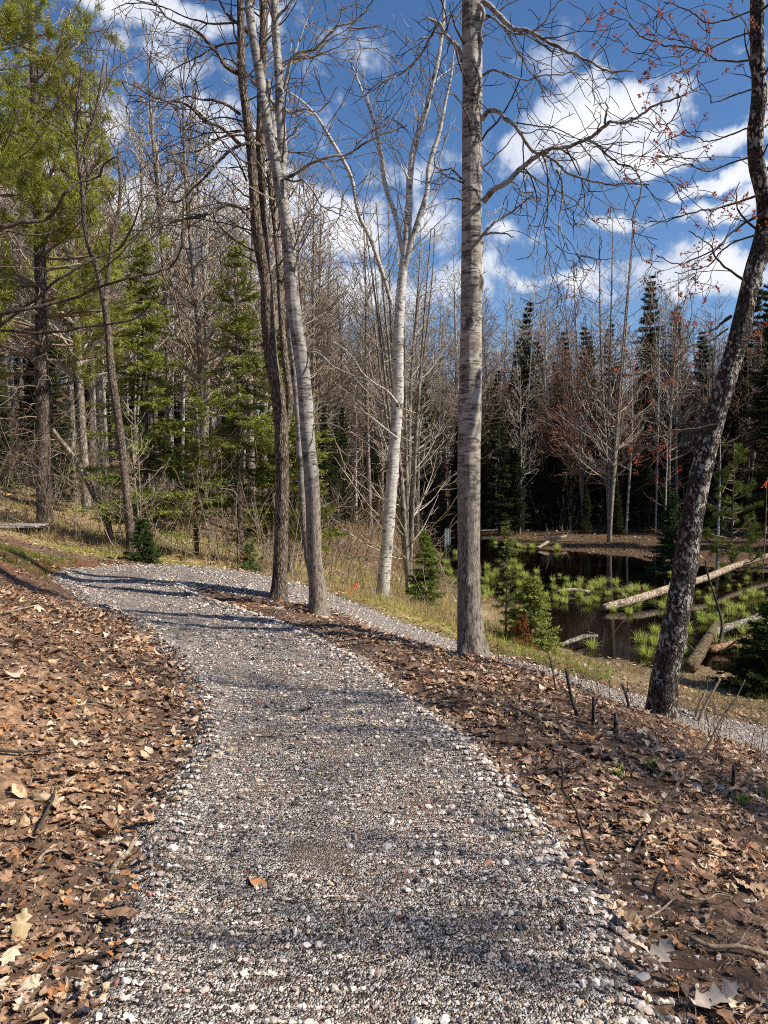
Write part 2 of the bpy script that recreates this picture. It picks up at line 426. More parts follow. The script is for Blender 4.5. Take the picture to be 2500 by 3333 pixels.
# ------------------------------------------------------------------ terrain
CTRL = [(-.05, 2.2, 0), (-.18, 3.75, 0), (-.43, 5, 0), (-.95, 6.55, 0), (-1.9, 8.3, .02), (-3.2, 10.2, .08), (-4.0, 11.2, .12), (0, 0, 0), (0, -4, .05),
 (.85, 2.7, 0), (.7, 3.7, 0), (.2, 5.3, 0), (-1.1, 2.7, .0), (-1.25, 4.3, .02), (-1.75, 6.2, .02), (-3.3, 8.8, .05),
 (-4.5, 10.4, .12), (-4.6, 11.6, .14), (-3.4, 12.2, .08), (-2, 11.8, 0), (-.8, 11.7, -.3), (1, 11.3, -.9), (1.9, 10.6, -1.06), (2.8, 10.2, -1.23),
 (3.4, 10, -1.37), (4.1, 9.7, -1.52), (4.8, 9.6, -1.63), (-.7, 10, -.22), (.6, 9.6, -.75), (1.5, 9, -.95), (2.5, 8.6, -1.2), (3.2, 8.4, -1.35), (4, 8.1, -1.48),
 (.87, 7.4, -.2), (1.52, 7.5, -.40), (2.15, 7, -.55), (2.36, 6.7, -.53), (3, 6, -.72), (0, 8.1, -.12), (-.8, 9.2, -.12), (-1.37, 9.9, -.05),
 (1.2, 2.4, -.05), (1.5, 3.5, -.10), (1.9, 4.5, -.22), (1.3, 5.2, -.1), (2.4, 5.2, -.46), (3.2, 4.5, -.75), (3.5, 3, -.9), (3, 1, -.7), (4, 6.8, -1.15), (6, 3, -1.7),
 (6, 6, -1.75), (5, 8.4, -1.72), (8, 8, -1.85), (10, 2, -1.85), (8, -4, -1.5), (3, -4, -.5),
 (-1.6, 2.2, .13), (-2.4, 3.5, .42), (-3, 5, .68), (-3.2, 2, .8), (-3.6, 6.5, .62), (-4.4, 8.2, .52), (-4.9, 9.6, .55), (-5.4, 10.8, .52), (-5.9, 11.8, .45), (-6.0, 5, 1.4), (-7.5, 8, 1.7), (-5, 1, 1.2), (-5, -4, 1.2),
 (-10, 3, 2.6), (-8, 12, 1.0), (-4.5, 14.5, -.05), (-6.5, 14, .3), (-2.5, 14, -.25), (0, 13.5, -.65), (2, 13, -1.15), (4, 12, -1.65), (6, 11, -1.85), (0, 16.2, -1.2), (-3, 17, -.5), (3, 14.5, -1.6),
 (3, 18, -1.8), (0, 22, -1.7), (2, 30, -1.85), (-5, 22, -.8), (-6, 30, -.5), (-12, 30, 1.0), (-22, 50, 4.4), (-14, 45, 2.0), (-30, 60, 7.8), (-9, 50, 1.2), (-40, 40, 8), (-15, 20, 1.9),
 (-25, 28, 4.6), (-30, 10, 6), (0, 50, -1.6), (0, 75, -.6), (20, 80, -1.4), (50, 80, -1.3), (0, 110, 3), (-35, 100, 12), (40, 120, -1), (15, 50, -1.75), (30, 45, -1.6), (25, 25, -1.7), (15, 12, -1.85), (40, 15, -1.5),
 (60, 40, -1), (-60, 70, 14), (-60, 10, 12), (60, -20, -1), (-30, -20, 5), (0, -30, 0), (150, 150, 0), (-150, 150, 25), (150, -60, 0), (-150, -60, 20), (0, 220, 6)]
CT = np.array(CTRL, dtype=np.float64)
_c2 = 0.45
def _ker(x, y):
    d2 = (x[:, None] - CT[None, :, 0]) ** 2 + (y[:, None] - CT[None, :, 1]) ** 2
    return np.sqrt(d2 + _c2)
_A = np.zeros((len(CT) + 1, len(CT) + 1)); _A[:-1, :-1] = _ker(CT[:, 0], CT[:, 1]); _A[:-1, -1] = 1; _A[-1, :-1] = 1
_W = np.linalg.solve(_A, np.concatenate([CT[:, 2], [0]]))

WATER_Z = -2.0
SHORE_PX = [(546, 645), (575, 655), (615, 659), (657, 664), (700, 668), (768, 680), (860, 690), (1000, 660), (1000, 590), (860, 576), (768, 572), (694, 566), (666, 563),
            (629, 556), (574, 552), (530, 548), (481, 537), (442, 526), (425, 532), (430, 552), (440, 575), (470, 593), (500, 600), (532, 602), (543, 622)]
POND = [onz(a, b, WATER_Z)[:2] for a, b in SHORE_PX]
PAIRS = [((-1.0, -3), (.95, -3)), ((-.95, 1.0), (.9, 1.0)), ((-.9, 2.23), (.83, 2.23)), ((-.98, 2.71), (.87, 2.71)), ((-1.15, 3.7), (.72, 3.7)), ((-1.12, 4.3), (.59, 4.3)),
         ((-1.34, 5.3), (.21, 5.3)), ((-1.75, 6.3), (-.15, 6.4)), ((-2.5, 7.4), (-.74, 7.5)), ((-3.46, 8.9), (-1.67, 8.9)), ((-4.5, 10.2), (-2.5, 9.9)),
         ((-4.75, 11.2), (-2.6, 10.1)), ((-4.3, 12.1), (-2.4, 10.2)), ((-3.4, 12.3), (-2.0, 10.0)), ((-2.0, 11.9), (-1.4, 9.85)), ((-.8, 11.7), (-.7, 10.0)), ((1.0, 11.3), (.6, 9.6)),
         ((1.9, 10.6), (1.5, 9.0)), ((2.77, 10.2), (2.5, 8.6)), ((3.36, 10.0), (3.2, 8.4)), ((4.1, 9.7), (4.0, 8.1)), ((4.8, 9.6), (4.8, 8.0)), ((7, 9.2), (7, 7.6)), ((12, 9), (12, 7.4))]
PATH_POLY = [p[0] for p in PAIRS] + [p[1] for p in reversed(PAIRS)]

def ground_z(x, y, detail=True):
    x = np.atleast_1d(np.asarray(x, dtype=np.float64)); y = np.atleast_1d(np.asarray(y, dtype=np.float64))
    shp = x.shape; x = x.ravel(); y = y.ravel()
    h = np.empty(len(x))
    for i in range(0, len(x), 60000):
        h[i:i + 60000] = _ker(x[i:i + 60000], y[i:i + 60000]) @ _W[:-1] + _W[-1]
    far = sstep(y, 12, 17)
    pin = in_poly(x, y, POND); pd = poly_dist(x, y, POND) * np.where(pin, -1, 1)
    pd = pd + (fbm(x * .9, y * .9, 5, 3) - .5) * 1.6
    h = np.maximum(h, WATER_Z + 0.05) if False else h
    hw = np.where(h < WATER_Z + .08, WATER_Z + .08, h)
    out = WATER_Z + (hw - WATER_Z) * sstep(pd, 0, 2.2)
    ins = WATER_Z - .4 * sstep(-pd, 0, 1.0)
    h2 = np.where(pd > 0, out, ins)
    h = h + (h2 - h) * sstep(y, 11.5, 13.0)
    if detail:
        h = h + (fbm(x * .6, y * .6, 9, 3) - .5) * .5 * sstep(y, 16, 30) * sstep(pd, 1, 5)
        pp = in_poly(x, y, PATH_POLY); e = poly_dist(x, y, PATH_POLY)
        off = np.where(pp, 0, sstep(e, 0, .3)) * sstep(y, 26, 14)
        h = h + off * ((fbm(x * 2.2, y * 2.2, 3, 3) - .5) * .10 + (fbm(x * 11, y * 11, 4, 2) - .5) * .035)
        h = h + off * np.exp(-((e - .3) / .22) ** 2) * .03
        h = h - np.where(pp, .02 * sstep(e, 0, .15), 0)
    return h.reshape(shp)
def gz(x, y): return float(ground_z(np.array([x]), np.array([y]))[0])

def build_ground():
    t = np.linspace(-1, 1, 470)
    xs = np.sinh(t * 5.4) / np.sinh(5.4) * 260 - 0.3
    s = np.linspace(0, 1, 620)
    ys = 0.8 + (np.exp(s * 5.2) - 1) / (math.exp(5.2) - 1) * 330
    back = -np.array([1.5, 4, 9, 20, 50, 120.])[::-1]
    ys = np.concatenate([back, [-.4, 0.0, 0.4], ys])
    X, Y = np.meshgrid(xs, ys)
    Z = ground_z(X, Y)
    V = np.stack([X.ravel(), Y.ravel(), Z.ravel()], 1)
    ny, nx = X.shape
    i = np.arange(ny - 1)[:, None] * nx + np.arange(nx - 1)[None, :]
    Fq = np.stack([i, i + 1, i + nx + 1, i + nx], -1).reshape(-1, 4)
    x = V[:, 0]; y = V[:, 1]
    def C(*c): return np.array(c)[None, :]
    n1 = fbm(x * .7, y * .7, 21)[:, None]; n2 = fbm(x * 2.5, y * 2.5, 22)[:, None]; n3 = fbm(x * .25, y * .25, 23)[:, None]
    litter = C(.165, .105, .072) * (.7 + .6 * n2)
    soil = C(.36, .22, .13) * (.7 + .5 * n2) ; soil2 = C(.20, .095, .055)
    left = sstep(-x - np.interp(y, [0, 4, 6, 9, 12], [1.1, 1.2, 1.7, 3.4, 4.8]), -.1, .4)[:, None] * sstep(y, 13, 12)[:, None]
    c = litter + (soil - litter) * left * sstep(n1, .35, .6)
    red = (sstep(y, 8.6, 9.6) * sstep(x, -3.8, -4.5) * sstep(y, 12.8, 12.2))[:, None]
    c = c + (soil2 - c) * red
    gr = C(.30, .27, .075) * (.6 + .8 * n2); tan = C(.42, .31, .165) * (.7 + .6 * n2); brown = C(.20, .125, .075) * (.7 + .6 * n2)
    mead = gr + (tan - gr) * sstep(n1, .4, .62)
    m = sstep(y + x * .35, 11.2, 12.6)[:, None]
    mead = np.where((x > 2.5)[:, None], mead * .85, mead)
    c = c + (mead - c) * m
    fb = sstep(y, 22, 30)[:, None]
    c = c + (brown - c) * fb * (.65 + .35 * sstep(n3, .35, .6))
    pin = in_poly(x, y, POND); pd = poly_dist(x, y, POND) * np.where(pin, -1, 1)
    wet = (sstep(pd, 2.0, 0))[:, None]
    mud = C(.10, .065, .038) * (.6 + .8 * n2)
    c = c + (mud - c) * wet * .8
    far_shore_shade = (sstep(y, 27, 31) * sstep(x, 1, 4))[:, None]
    c = c + (C(.105, .065, .04) * (.6 + .8 * n2) - c) * far_shore_shade * .85  # far shore ground colour darkened to stand in for tree shade
    r = ((x > 3) & (y > 8))[:, None] * sstep(y, 18, 13)[:, None]
    c = c + (C(.22, .165, .095) * (.6 + .8 * n2) - c) * r * .7
    o = mesh_obj('ground', V, Fq, M['ground'], cols=c, smooth=True)
    tag(o, kind='structure', label='forest floor of soil, leaf litter and grass')
build_ground()

def resample_pairs(n):
    A = np.array([p[0] for p in PAIRS], float); B = np.array([p[1] for p in PAIRS], float)
    mid = (A + B) / 2; d = np.concatenate([[0], np.cumsum(np.maximum(np.linalg.norm(np.diff(mid, axis=0), axis=1), .25))])
    s = np.linspace(0, d[-1], n)
    def sm(P):
        Q = np.stack([np.interp(s, d, P[:, k]) for k in (0, 1)], 1)
        for _ in range(6): Q[1:-1] = Q[:-2] * .25 + Q[1:-1] * .5 + Q[2:] * .25
        return Q
    return sm(A), sm(B)
def build_path():
    A, B = resample_pairs(420)
    nt = 30; t = np.linspace(-.06, 1.06, nt)
    P = A[:, None, :] * (1 - t)[None, :, None] + B[:, None, :] * t[None, :, None]
    x = P[..., 0]; y = P[..., 1]
    e = np.abs(t - .5)[None, :] * 2 + (fbm(x * 3.3, y * 3.3, 91, 3) - .5) * .22
    z = ground_z(x, y, False) + .032 - sstep(e, .84, 1.12) * .075 + (fbm(x * 3, y * 3, 31) - .5) * .025 + (fbm(x * 9, y * 9, 32, 2) - .5) * .018
    z = z + np.exp(-((e - .86) / .1) ** 2) * .018
    V = np.stack([x.ravel(), y.ravel(), z.ravel()], 1)
    ny, nx = x.shape
    i = np.arange(ny - 1)[:, None] * nx + np.arange(nx - 1)[None, :]
    Fq = np.stack([i, i + 1, i + nx + 1, i + nx], -1).reshape(-1, 4)
    o = mesh_obj('gravel_path', V, Fq, M['gravel'], smooth=True)
    tag(o, kind='structure', label='crushed gravel trail that turns back on itself')
    return A, B
PA, PB = build_path()

def build_water():
    P = np.array(POND); c = P.mean(0)
    xs = np.linspace(P[:, 0].min() - 3, P[:, 0].max() + 3, 60); ys = np.linspace(13.4, P[:, 1].max() + 3, 60)
    X, Y = np.meshgrid(xs, ys)
    V = np.stack([X.ravel(), Y.ravel(), np.full(X.size, WATER_Z - .004)], 1)
    i = np.arange(59)[:, None] * 60 + np.arange(59)[None, :]
    o = mesh_obj('pond_water', V, np.stack([i, i + 1, i + 61, i + 60], -1).reshape(-1, 4), M['water'], smooth=True)
    tag(o, kind='structure', label='dark still pond water')
build_water()

# ------------------------------------------------------------------ tubes and growth
def tubes(polys, sides=4, flat=False):
    """polys: list of (points, radii); returns V, F (quads)"""
    groups = {}
    for p, r in polys: groups.setdefault(len(p), []).append((p, r))
    Vs, Fs, off = [], [], 0
    ang = np.arange(sides) / sides * 2 * PI
    ca, sa = np.cos(ang), np.sin(ang)
    for n, L in groups.items():
        P = np.array([p for p, r in L], dtype=np.float64); R = np.array([r for p, r in L], dtype=np.float64)
        Tn = np.gradient(P, axis=1); Tn /= np.linalg.norm(Tn, axis=2, keepdims=True) + 1e-9
        mean = np.abs(Tn.mean(1)); ref = np.eye(3)[np.argmin(mean, axis=1)][:, None, :]
        N1 = np.cross(Tn, ref); N1 /= np.linalg.norm(N1, axis=2, keepdims=True) + 1e-9
        N2 = np.cross(Tn, N1)
        ring = P[:, :, None, :] + R[:, :, None, None] * (N1[:, :, None, :] * ca[None, None, :, None] + N2[:, :, None, :] * sa[None, None, :, None])
        Mn = len(L); Vs.append(ring.reshape(-1, 3))
        base = off + (np.arange(Mn) * n * sides)[:, None, None] + (np.arange(n - 1) * sides)[None, :, None] + np.arange(sides)[None, None, :]
        nxt = off + (np.arange(Mn) * n * sides)[:, None, None] + (np.arange(n - 1) * sides)[None, :, None] + ((np.arange(sides) + 1) % sides)[None, None, :]
        Fs.append(np.stack([base, nxt, nxt + sides, base + sides], -1).reshape(-1, 4))
        off += Mn * n * sides
    return np.concatenate(Vs), np.concatenate(Fs)
def join(parts):
    Vs, Fs, off = [], [], 0
    for V, F in parts:
        Vs.append(V); Fs.append(F + off); off += len(V)
    return np.concatenate(Vs), Fs
def smooth_line(pts, rad, n):
    """Catmull-Rom through pts with n samples"""
    P = np.array(pts, float); R = np.array(rad, float)
    d = np.concatenate([[0], np.cumsum(np.linalg.norm(np.diff(P, axis=0), axis=1))])
    s = np.linspace(0, d[-1], n)
    T = np.gradient(P, d, axis=0)
    k = np.clip(np.searchsorted(d, s, 'right') - 1, 0, len(P) - 2)
    h = (d[k + 1] - d[k])[:, None]; t = ((s - d[k])[:, None]) / h
    Q = (2 * t ** 3 - 3 * t ** 2 + 1) * P[k] + (t ** 3 - 2 * t ** 2 + t) * h * T[k] + (-2 * t ** 3 + 3 * t ** 2) * P[k + 1] + (t ** 3 - t ** 2) * h * T[k + 1]
    return Q, np.interp(s, d, R)
def trunk_mesh(pts, rad, sides=28, step=0.05, rough=0.06, flare=0.0, seed=0, knots=0):
    L = float(np.sum(np.linalg.norm(np.diff(np.array(pts), axis=0), axis=1)))
    n = max(8, int(L / step))
    Q, R = smooth_line(pts, rad, n)
    V, F = tubes([(Q, R)], sides)
    V = V.reshape(n, sides, 3)
    s = np.linspace(0, L, n)[:, None]; a = np.arange(sides)[None, :] / sides * 2 * PI
    ca, sa = np.cos(a) * 2 + 7 + seed, np.sin(a) * 2 + 3
    k = 1 + (fbm(ca + s * .0 + 0 * s, sa + s * 1.3, 40 + seed, 3) - .5) * rough * 2.5 + (fbm(ca * 4, sa * 4 + s * 5, 50 + seed, 3) - .5) * rough * 2
    if flare:
        lob = .5 + .5 * np.cos(a * 5 + seed) * .6 + .2 * np.cos(a * 3 + 1 + seed)
        k = k + np.exp(-s / (R[0] * 1.5)) * flare * 1.5 * lob
    rs = np.random.RandomState(seed + 5)
    for _ in range(knots):
        ks = rs.uniform(.3, L); ka = rs.uniform(0, 2 * PI); w = rs.uniform(.04, .09)
        da = np.angle(np.exp(1j * (a - ka))) * R[:, None]
        k = k + .22 * np.exp(-((s - ks) ** 2 + da ** 2) / w ** 2)
    C = Q[:, None, :]
    V = C + (V - C) * k[..., None]
    return V.reshape(-1, 3), F

def norm3(v):
    l = math.sqrt(v[0] * v[0] + v[1] * v[1] + v[2] * v[2]) + 1e-9
    return (v[0] / l, v[1] / l, v[2] / l)
def rdir(rg):
    while True:
        v = (rg.uniform(-1, 1), rg.uniform(-1, 1), rg.uniform(-1, 1))
        l = v[0] ** 2 + v[1] ** 2 + v[2] ** 2
        if .05 < l < 1: return norm3(v)
def side_dir(rg, d, ang):
    v = rdir(rg); k = v[0] * d[0] + v[1] * d[1] + v[2] * d[2]
    p = norm3((v[0] - k * d[0], v[1] - k * d[1], v[2] - k * d[2]))
    c, s = math.cos(ang), math.sin(ang)
    return (d[0] * c + p[0] * s, d[1] * c + p[1] * s, d[2] * c + p[2] * s)
def grow(rg, p, d, L, r, lv, P, out, tips=None):
    """P: dict with seg, wig, up, dens, ratio, ang (each per level), max, rmin"""
    n = P['seg'][lv]; st = L / n; wig = P['wig'][lv]; up = P['up'][lv]
    pts = [p]; rad = [r]; dirs = [d]
    for i in range(n):
        d = norm3((d[0] + rg.gauss(0, wig), d[1] + rg.gauss(0, wig), d[2] + rg.gauss(0, wig) + up))
        p = (p[0] + d[0] * st, p[1] + d[1] * st, p[2] + d[2] * st)
        pts.append(p); rad.append(max(P['rmin'] * (1 if i < n - 1 else .6), r * (1 - .72 * (i + 1) / n))); dirs.append(d)
    out[min(lv, 3)].append((pts, rad))
    if tips is not None and lv >= P['max'] - 1: tips.append((p, d))
    if lv < P['max']:
        k = max(1, int(L * P['dens'][lv] * rg.uniform(.8, 1.2)))
        for j in range(k):
            t = .15 + .85 * (j + rg.random()) / k
            i = min(n - 1, int(t * n)); f = t * n - i
            q = tuple(pts[i][a] * (1 - f) + pts[i + 1][a] * f for a in range(3))
            cd_ = side_dir(rg, dirs[i], rg.uniform(*P['ang']))
            cl = L * rg.uniform(*P['ratio'][lv]) * (1 - .55 * t)
            cl = max(cl, P.get('lmin', .08))
            grow(rg, q, cd_, cl, max(P['rmin'], rad[i] * .5), lv + 1, P, out, tips)
def limb_children(rg, Q, R, P, out, dens, Lr, tips=None, t0=.2, bias=(0, 0, 0)):
    """grow side branches from a limb polyline Q,R"""
    n = len(Q); d = np.concatenate([[0], np.cumsum(np.linalg.norm(np.diff(Q, axis=0), axis=1))]); L = d[-1]
    k = max(1, int(L * dens))
    for j in range(k):
        t = t0 + (1 - t0) * (j + rg.random()) / k
        s = t * L; i = min(n - 2, int(np.searchsorted(d, s)) - 1); i = max(i, 0)
        tg = norm3(tuple(Q[i + 1] - Q[i]))
        cd_ = side_dir(rg, tg, rg.uniform(*P['ang']))
        cd_ = norm3(tuple(cd_[a] + bias[a] for a in range(3)))
        grow(rg, tuple(Q[i]), cd_, rg.uniform(*Lr) * (1 - .5 * t), max(P['rmin'], R[i] * .45), 1, P, out, tips)

def blob_tris(points, size, rg, k=5, col=None, cj=.3):
    """little clusters of k triangles round each point"""
    P = np.repeat(np.asarray(points, float), k, 0); n = len(P)
    P = P + rg.normal(0, size * .6, (n, 3))
    D = rg.normal(0, 1, (n, 3)); D /= np.linalg.norm(D, axis=1, keepdims=True)
    E = np.cross(D, rg.normal(0, 1, (n, 3))); E /= np.linalg.norm(E, axis=1, keepdims=True) + 1e-9
    V = np.stack([P - E * size * .35, P + E * size * .35, P + D * size], 1).reshape(-1, 3)
    F = np.arange(n * 3).reshape(-1, 3)
    C = np.repeat(np.array(col)[None, :] * rg.uniform(1 - cj, 1 + cj, (n, 1)), 3, 0)
    return V, F, C

BARE = dict(seg=[8, 6, 5, 4], wig=[.10, .16, .2, .25], up=[.02, .05, .04, .03], dens=[1.4, 2.2, 3.0, 0], ratio=[(.3, .5), (.35, .6), (.35, .6), (0, 0)], ang=(.5, 1.0), max=2, rmin=.006, lmin=.2)

# ------------------------------------------------------------------ background bare trees
def make_bare(name, seed, H, r0, lean, nst, P, trunk_mat, twig_mat, crown_from=.35, blossom=None, label='', cat='tree', group=None, blen=(.16, .3), nb=26, spread=(.5, 1.0), tipk=3, tips_size=.05, up=.35):
    rg = random.Random(seed); out = [[], [], [], []]; tips = []
    root = thing(name, (0, 0, 0), label, cat, group)
    tr = []
    for s in range(nst):
        a = rg.uniform(0, 2 * PI); sp = (0 if nst == 1 else rg.uniform(*lean))
        pts = []; rad = []; n = 12; x = y = 0.0
        h = H * rg.uniform(.85, 1.0) if s else H
        wx = rg.gauss(0, .012) * H; wy = rg.gauss(0, .012) * H
        for i in range(n + 1):
            t = i / n
            x = math.cos(a) * sp * h * (t ** 1.15) * .5 + wx * math.sin(t * 5 + a) * t
            y = math.sin(a) * sp * h * (t ** 1.15) * .5 + wy * math.sin(t * 4 + 2 * a) * t
            pts.append((x, y, t * h - .15 * (i == 0))); rad.append(max(.012, r0 * (1 - t) ** .85 * (.75 if nst > 1 else 1) + .008))
        Q, R = smooth_line(pts, rad, 26); tr.append((Q, R))
        k = int(nb / nst)
        for j in range(k):
            t = crown_from + (1 - crown_from) * (j + rg.random()) / k
            i = min(24, int(t * 25)); q = tuple(Q[i])
            az = rg.uniform(0, 2 * PI); el = rg.uniform(.15, up + .35)
            d = norm3((math.cos(az) * math.cos(el), math.sin(az) * math.cos(el), math.sin(el)))
            grow(rg, q, d, H * rg.uniform(*blen) * (1.15 - .75 * t), max(.008, R[i] * .42), 0, P, out, tips)
    V, F = tubes(tr, 8); mesh_obj('trunk', V, F, trunk_mat, root, smooth=True)
    parts = []
    for lv, sd in ((0, 4), (1, 3), (2, 3), (3, 3)):
        if out[lv]: parts.append(tubes(out[lv], sd))
    V, F = join(parts); crown = mesh_obj('crown', V, F, twig_mat, root)
    if blossom is not None:
        rs = np.random.RandomState(seed)
        tp = np.array([t[0] for t in tips]); 
        V, F, C = blob_tris(tp, tips_size, rs, tipk, blossom)
        mesh_obj('buds', V, F, M['blossom'], root, cols=C)
    return root

# ------------------------------------------------------------------ conifers
def vn1(x, s):
    return float(vnoise(np.array([x]), np.array([s * 3.7]), 5)[0])
def needle_tris(P, D, ln, wd, rs, up=(0, 0, 1)):
    n = len(P)
    S = np.cross(D, rs.normal(0, 1, (n, 3))); S /= np.linalg.norm(S, axis=1, keepdims=True) + 1e-9
    ln = ln * rs.uniform(.7, 1.2, (n, 1))
    V = np.stack([P - S * wd / 2, P + S * wd / 2, P + D * ln], 1).reshape(-1, 3)
    return V, np.arange(n * 3).reshape(-1, 3)
def make_spruce(seed, H, Rb, r0, label, cat='tree', group=None, name='spruce_tree', step=.3, per=6, twig=.09, ln=.12, wd=.03, col=(.04, .055, .022), cvar=.45, z0=.08, gap=0.0,
                droop=-.25, tipcol=(.07, .085, .03), ragged=.3, dead=0, trunk_mat=None):
    rs = np.random.RandomState(seed); rg = random.Random(seed)
    root = thing(name, (0, 0, 0), label, cat, group)
    n = 16
    pts = [(rs.normal(0, .006) * H * (i / n), rs.normal(0, .006) * H * (i / n), H * i / n - .1 * (i == 0)) for i in range(n + 1)]
    rad = [max(.006, r0 * (1 - i / n)) for i in range(n + 1)]
    Q, R = smooth_line(pts, rad, 40)
    V, F = tubes([(Q, R)], 8); mesh_obj('trunk', V, F, trunk_mat or M['spruce_bark'], root, smooth=True)
    br = []; P_, D_, T_ = [], [], []
    z = z0 * H
    while z < H * .985:
        t = z / H
        i = min(38, int(t * 39)); c = Q[i]
        for k in range(per):
            if rg.random() < gap: continue
            az = rg.uniform(0, 2 * PI); zz_ = z + rg.uniform(-.5, .5) * step; i = max(0, min(38, int(zz_ / H * 39))); c = Q[i] ; L = Rb * (1 - t) ** .8 * (rg.uniform(1 - ragged, 1.12) * (.72 + .56 * vn1(t * 9 + az * .8, seed))) + .03 * Rb
            if t < .2: L *= .7 + 1.5 * t
            m = 6; p = np.array(c, float); d = np.array([math.cos(az), math.sin(az), droop * (1 - t) * 1.0 + .25 + .5 * (t > .8) + rg.gauss(0, .14)])
            d /= np.linalg.norm(d); line = [p.copy()]
            for q in range(m):
                d = d + np.array([rs.normal(0, .05), rs.normal(0, .05), (-.09 if q < 3 else .08)]); d /= np.linalg.norm(d)
                p = p + d * L / m; line.append(p.copy())
            line = np.array(line); br.append((line, [max(.003, .012 * L * (1 - q / (m + 1))) for q in range(m + 1)]))
            # side twigs
            nt = max(4, int(L / twig * 1.5)); 
            tt = rs.uniform(.18, 1.0, nt * 2)
            ii = np.clip((tt * m).astype(int), 0, m - 1); f = (tt * m - ii)[:, None]
            base = line[ii] * (1 - f) + line[ii + 1] * f
            bd = line[ii + 1] - line[ii]; bd /= np.linalg.norm(bd, axis=1, keepdims=True)
            sd = np.cross(bd, [0, 0, 1.0]); sd /= np.linalg.norm(sd, axis=1, keepdims=True) + 1e-9
            sg = rs.choice([-1, 1], len(tt))[:, None]
            td = bd * .75 + sd * sg * .8 + np.array([0, 0, 1])[None] * rs.normal(-.12, .22, (len(tt), 1)); td /= np.linalg.norm(td, axis=1, keepdims=True)
            tl = (L * .42 * (1.1 - tt) + .05) * rs.uniform(.6, 1.1, len(tt))
            nn = np.maximum(3, (tl / (ln * .24)).astype(int))
            idx = np.repeat(np.arange(len(tt)), nn)
            u = rs.uniform(0, 1, len(idx))[:, None]
            pp = base[idx] + td[idx] * (tl[idx][:, None]) * u
            dd = td[idx] * .8 + rs.normal(0, .42, (len(idx), 3)); dd /= np.linalg.norm(dd, axis=1, keepdims=True)
            P_.append(pp); D_.append(dd); T_.append(u[:, 0] * .5 + tt[idx] * .5)
        z += step * rg.uniform(.6, 1.4) * (1 - .72 * t)
    if dead:
        for k in range(dead):
            t = rg.uniform(.02, .5); c = Q[int(t * 39)]; az = rg.uniform(0, 2 * PI)
            o = [[], [], [], []]
            grow(rg, tuple(c), norm3((math.cos(az), math.sin(az), rg.uniform(-.3, .15))), Rb * rg.uniform(.35, .8), .007, 1, dict(BARE, rmin=.003, lmin=.05, max=2), o)
            for l in o: br += [x for x in l]
    V, F = tubes([b for b in br], 3)
    crown = mesh_obj('branches', V, F, M['spruce_bark'], root)
    P_ = np.concatenate(P_); D_ = np.concatenate(D_); T_ = np.concatenate(T_)
    V, F = needle_tris(P_, D_, ln, wd, rs)
    cl = fbm(P_[:, 0] * 1.3 + 5, P_[:, 2] * 1.3 + P_[:, 1], seed, 3)[:, None]
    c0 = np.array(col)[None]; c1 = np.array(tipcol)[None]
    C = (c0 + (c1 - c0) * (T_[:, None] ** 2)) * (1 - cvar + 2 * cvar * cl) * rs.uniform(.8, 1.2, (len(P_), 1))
    mesh_obj('crown', V, F, M['needles'], root, cols=np.repeat(C, 3, 0))
    return root
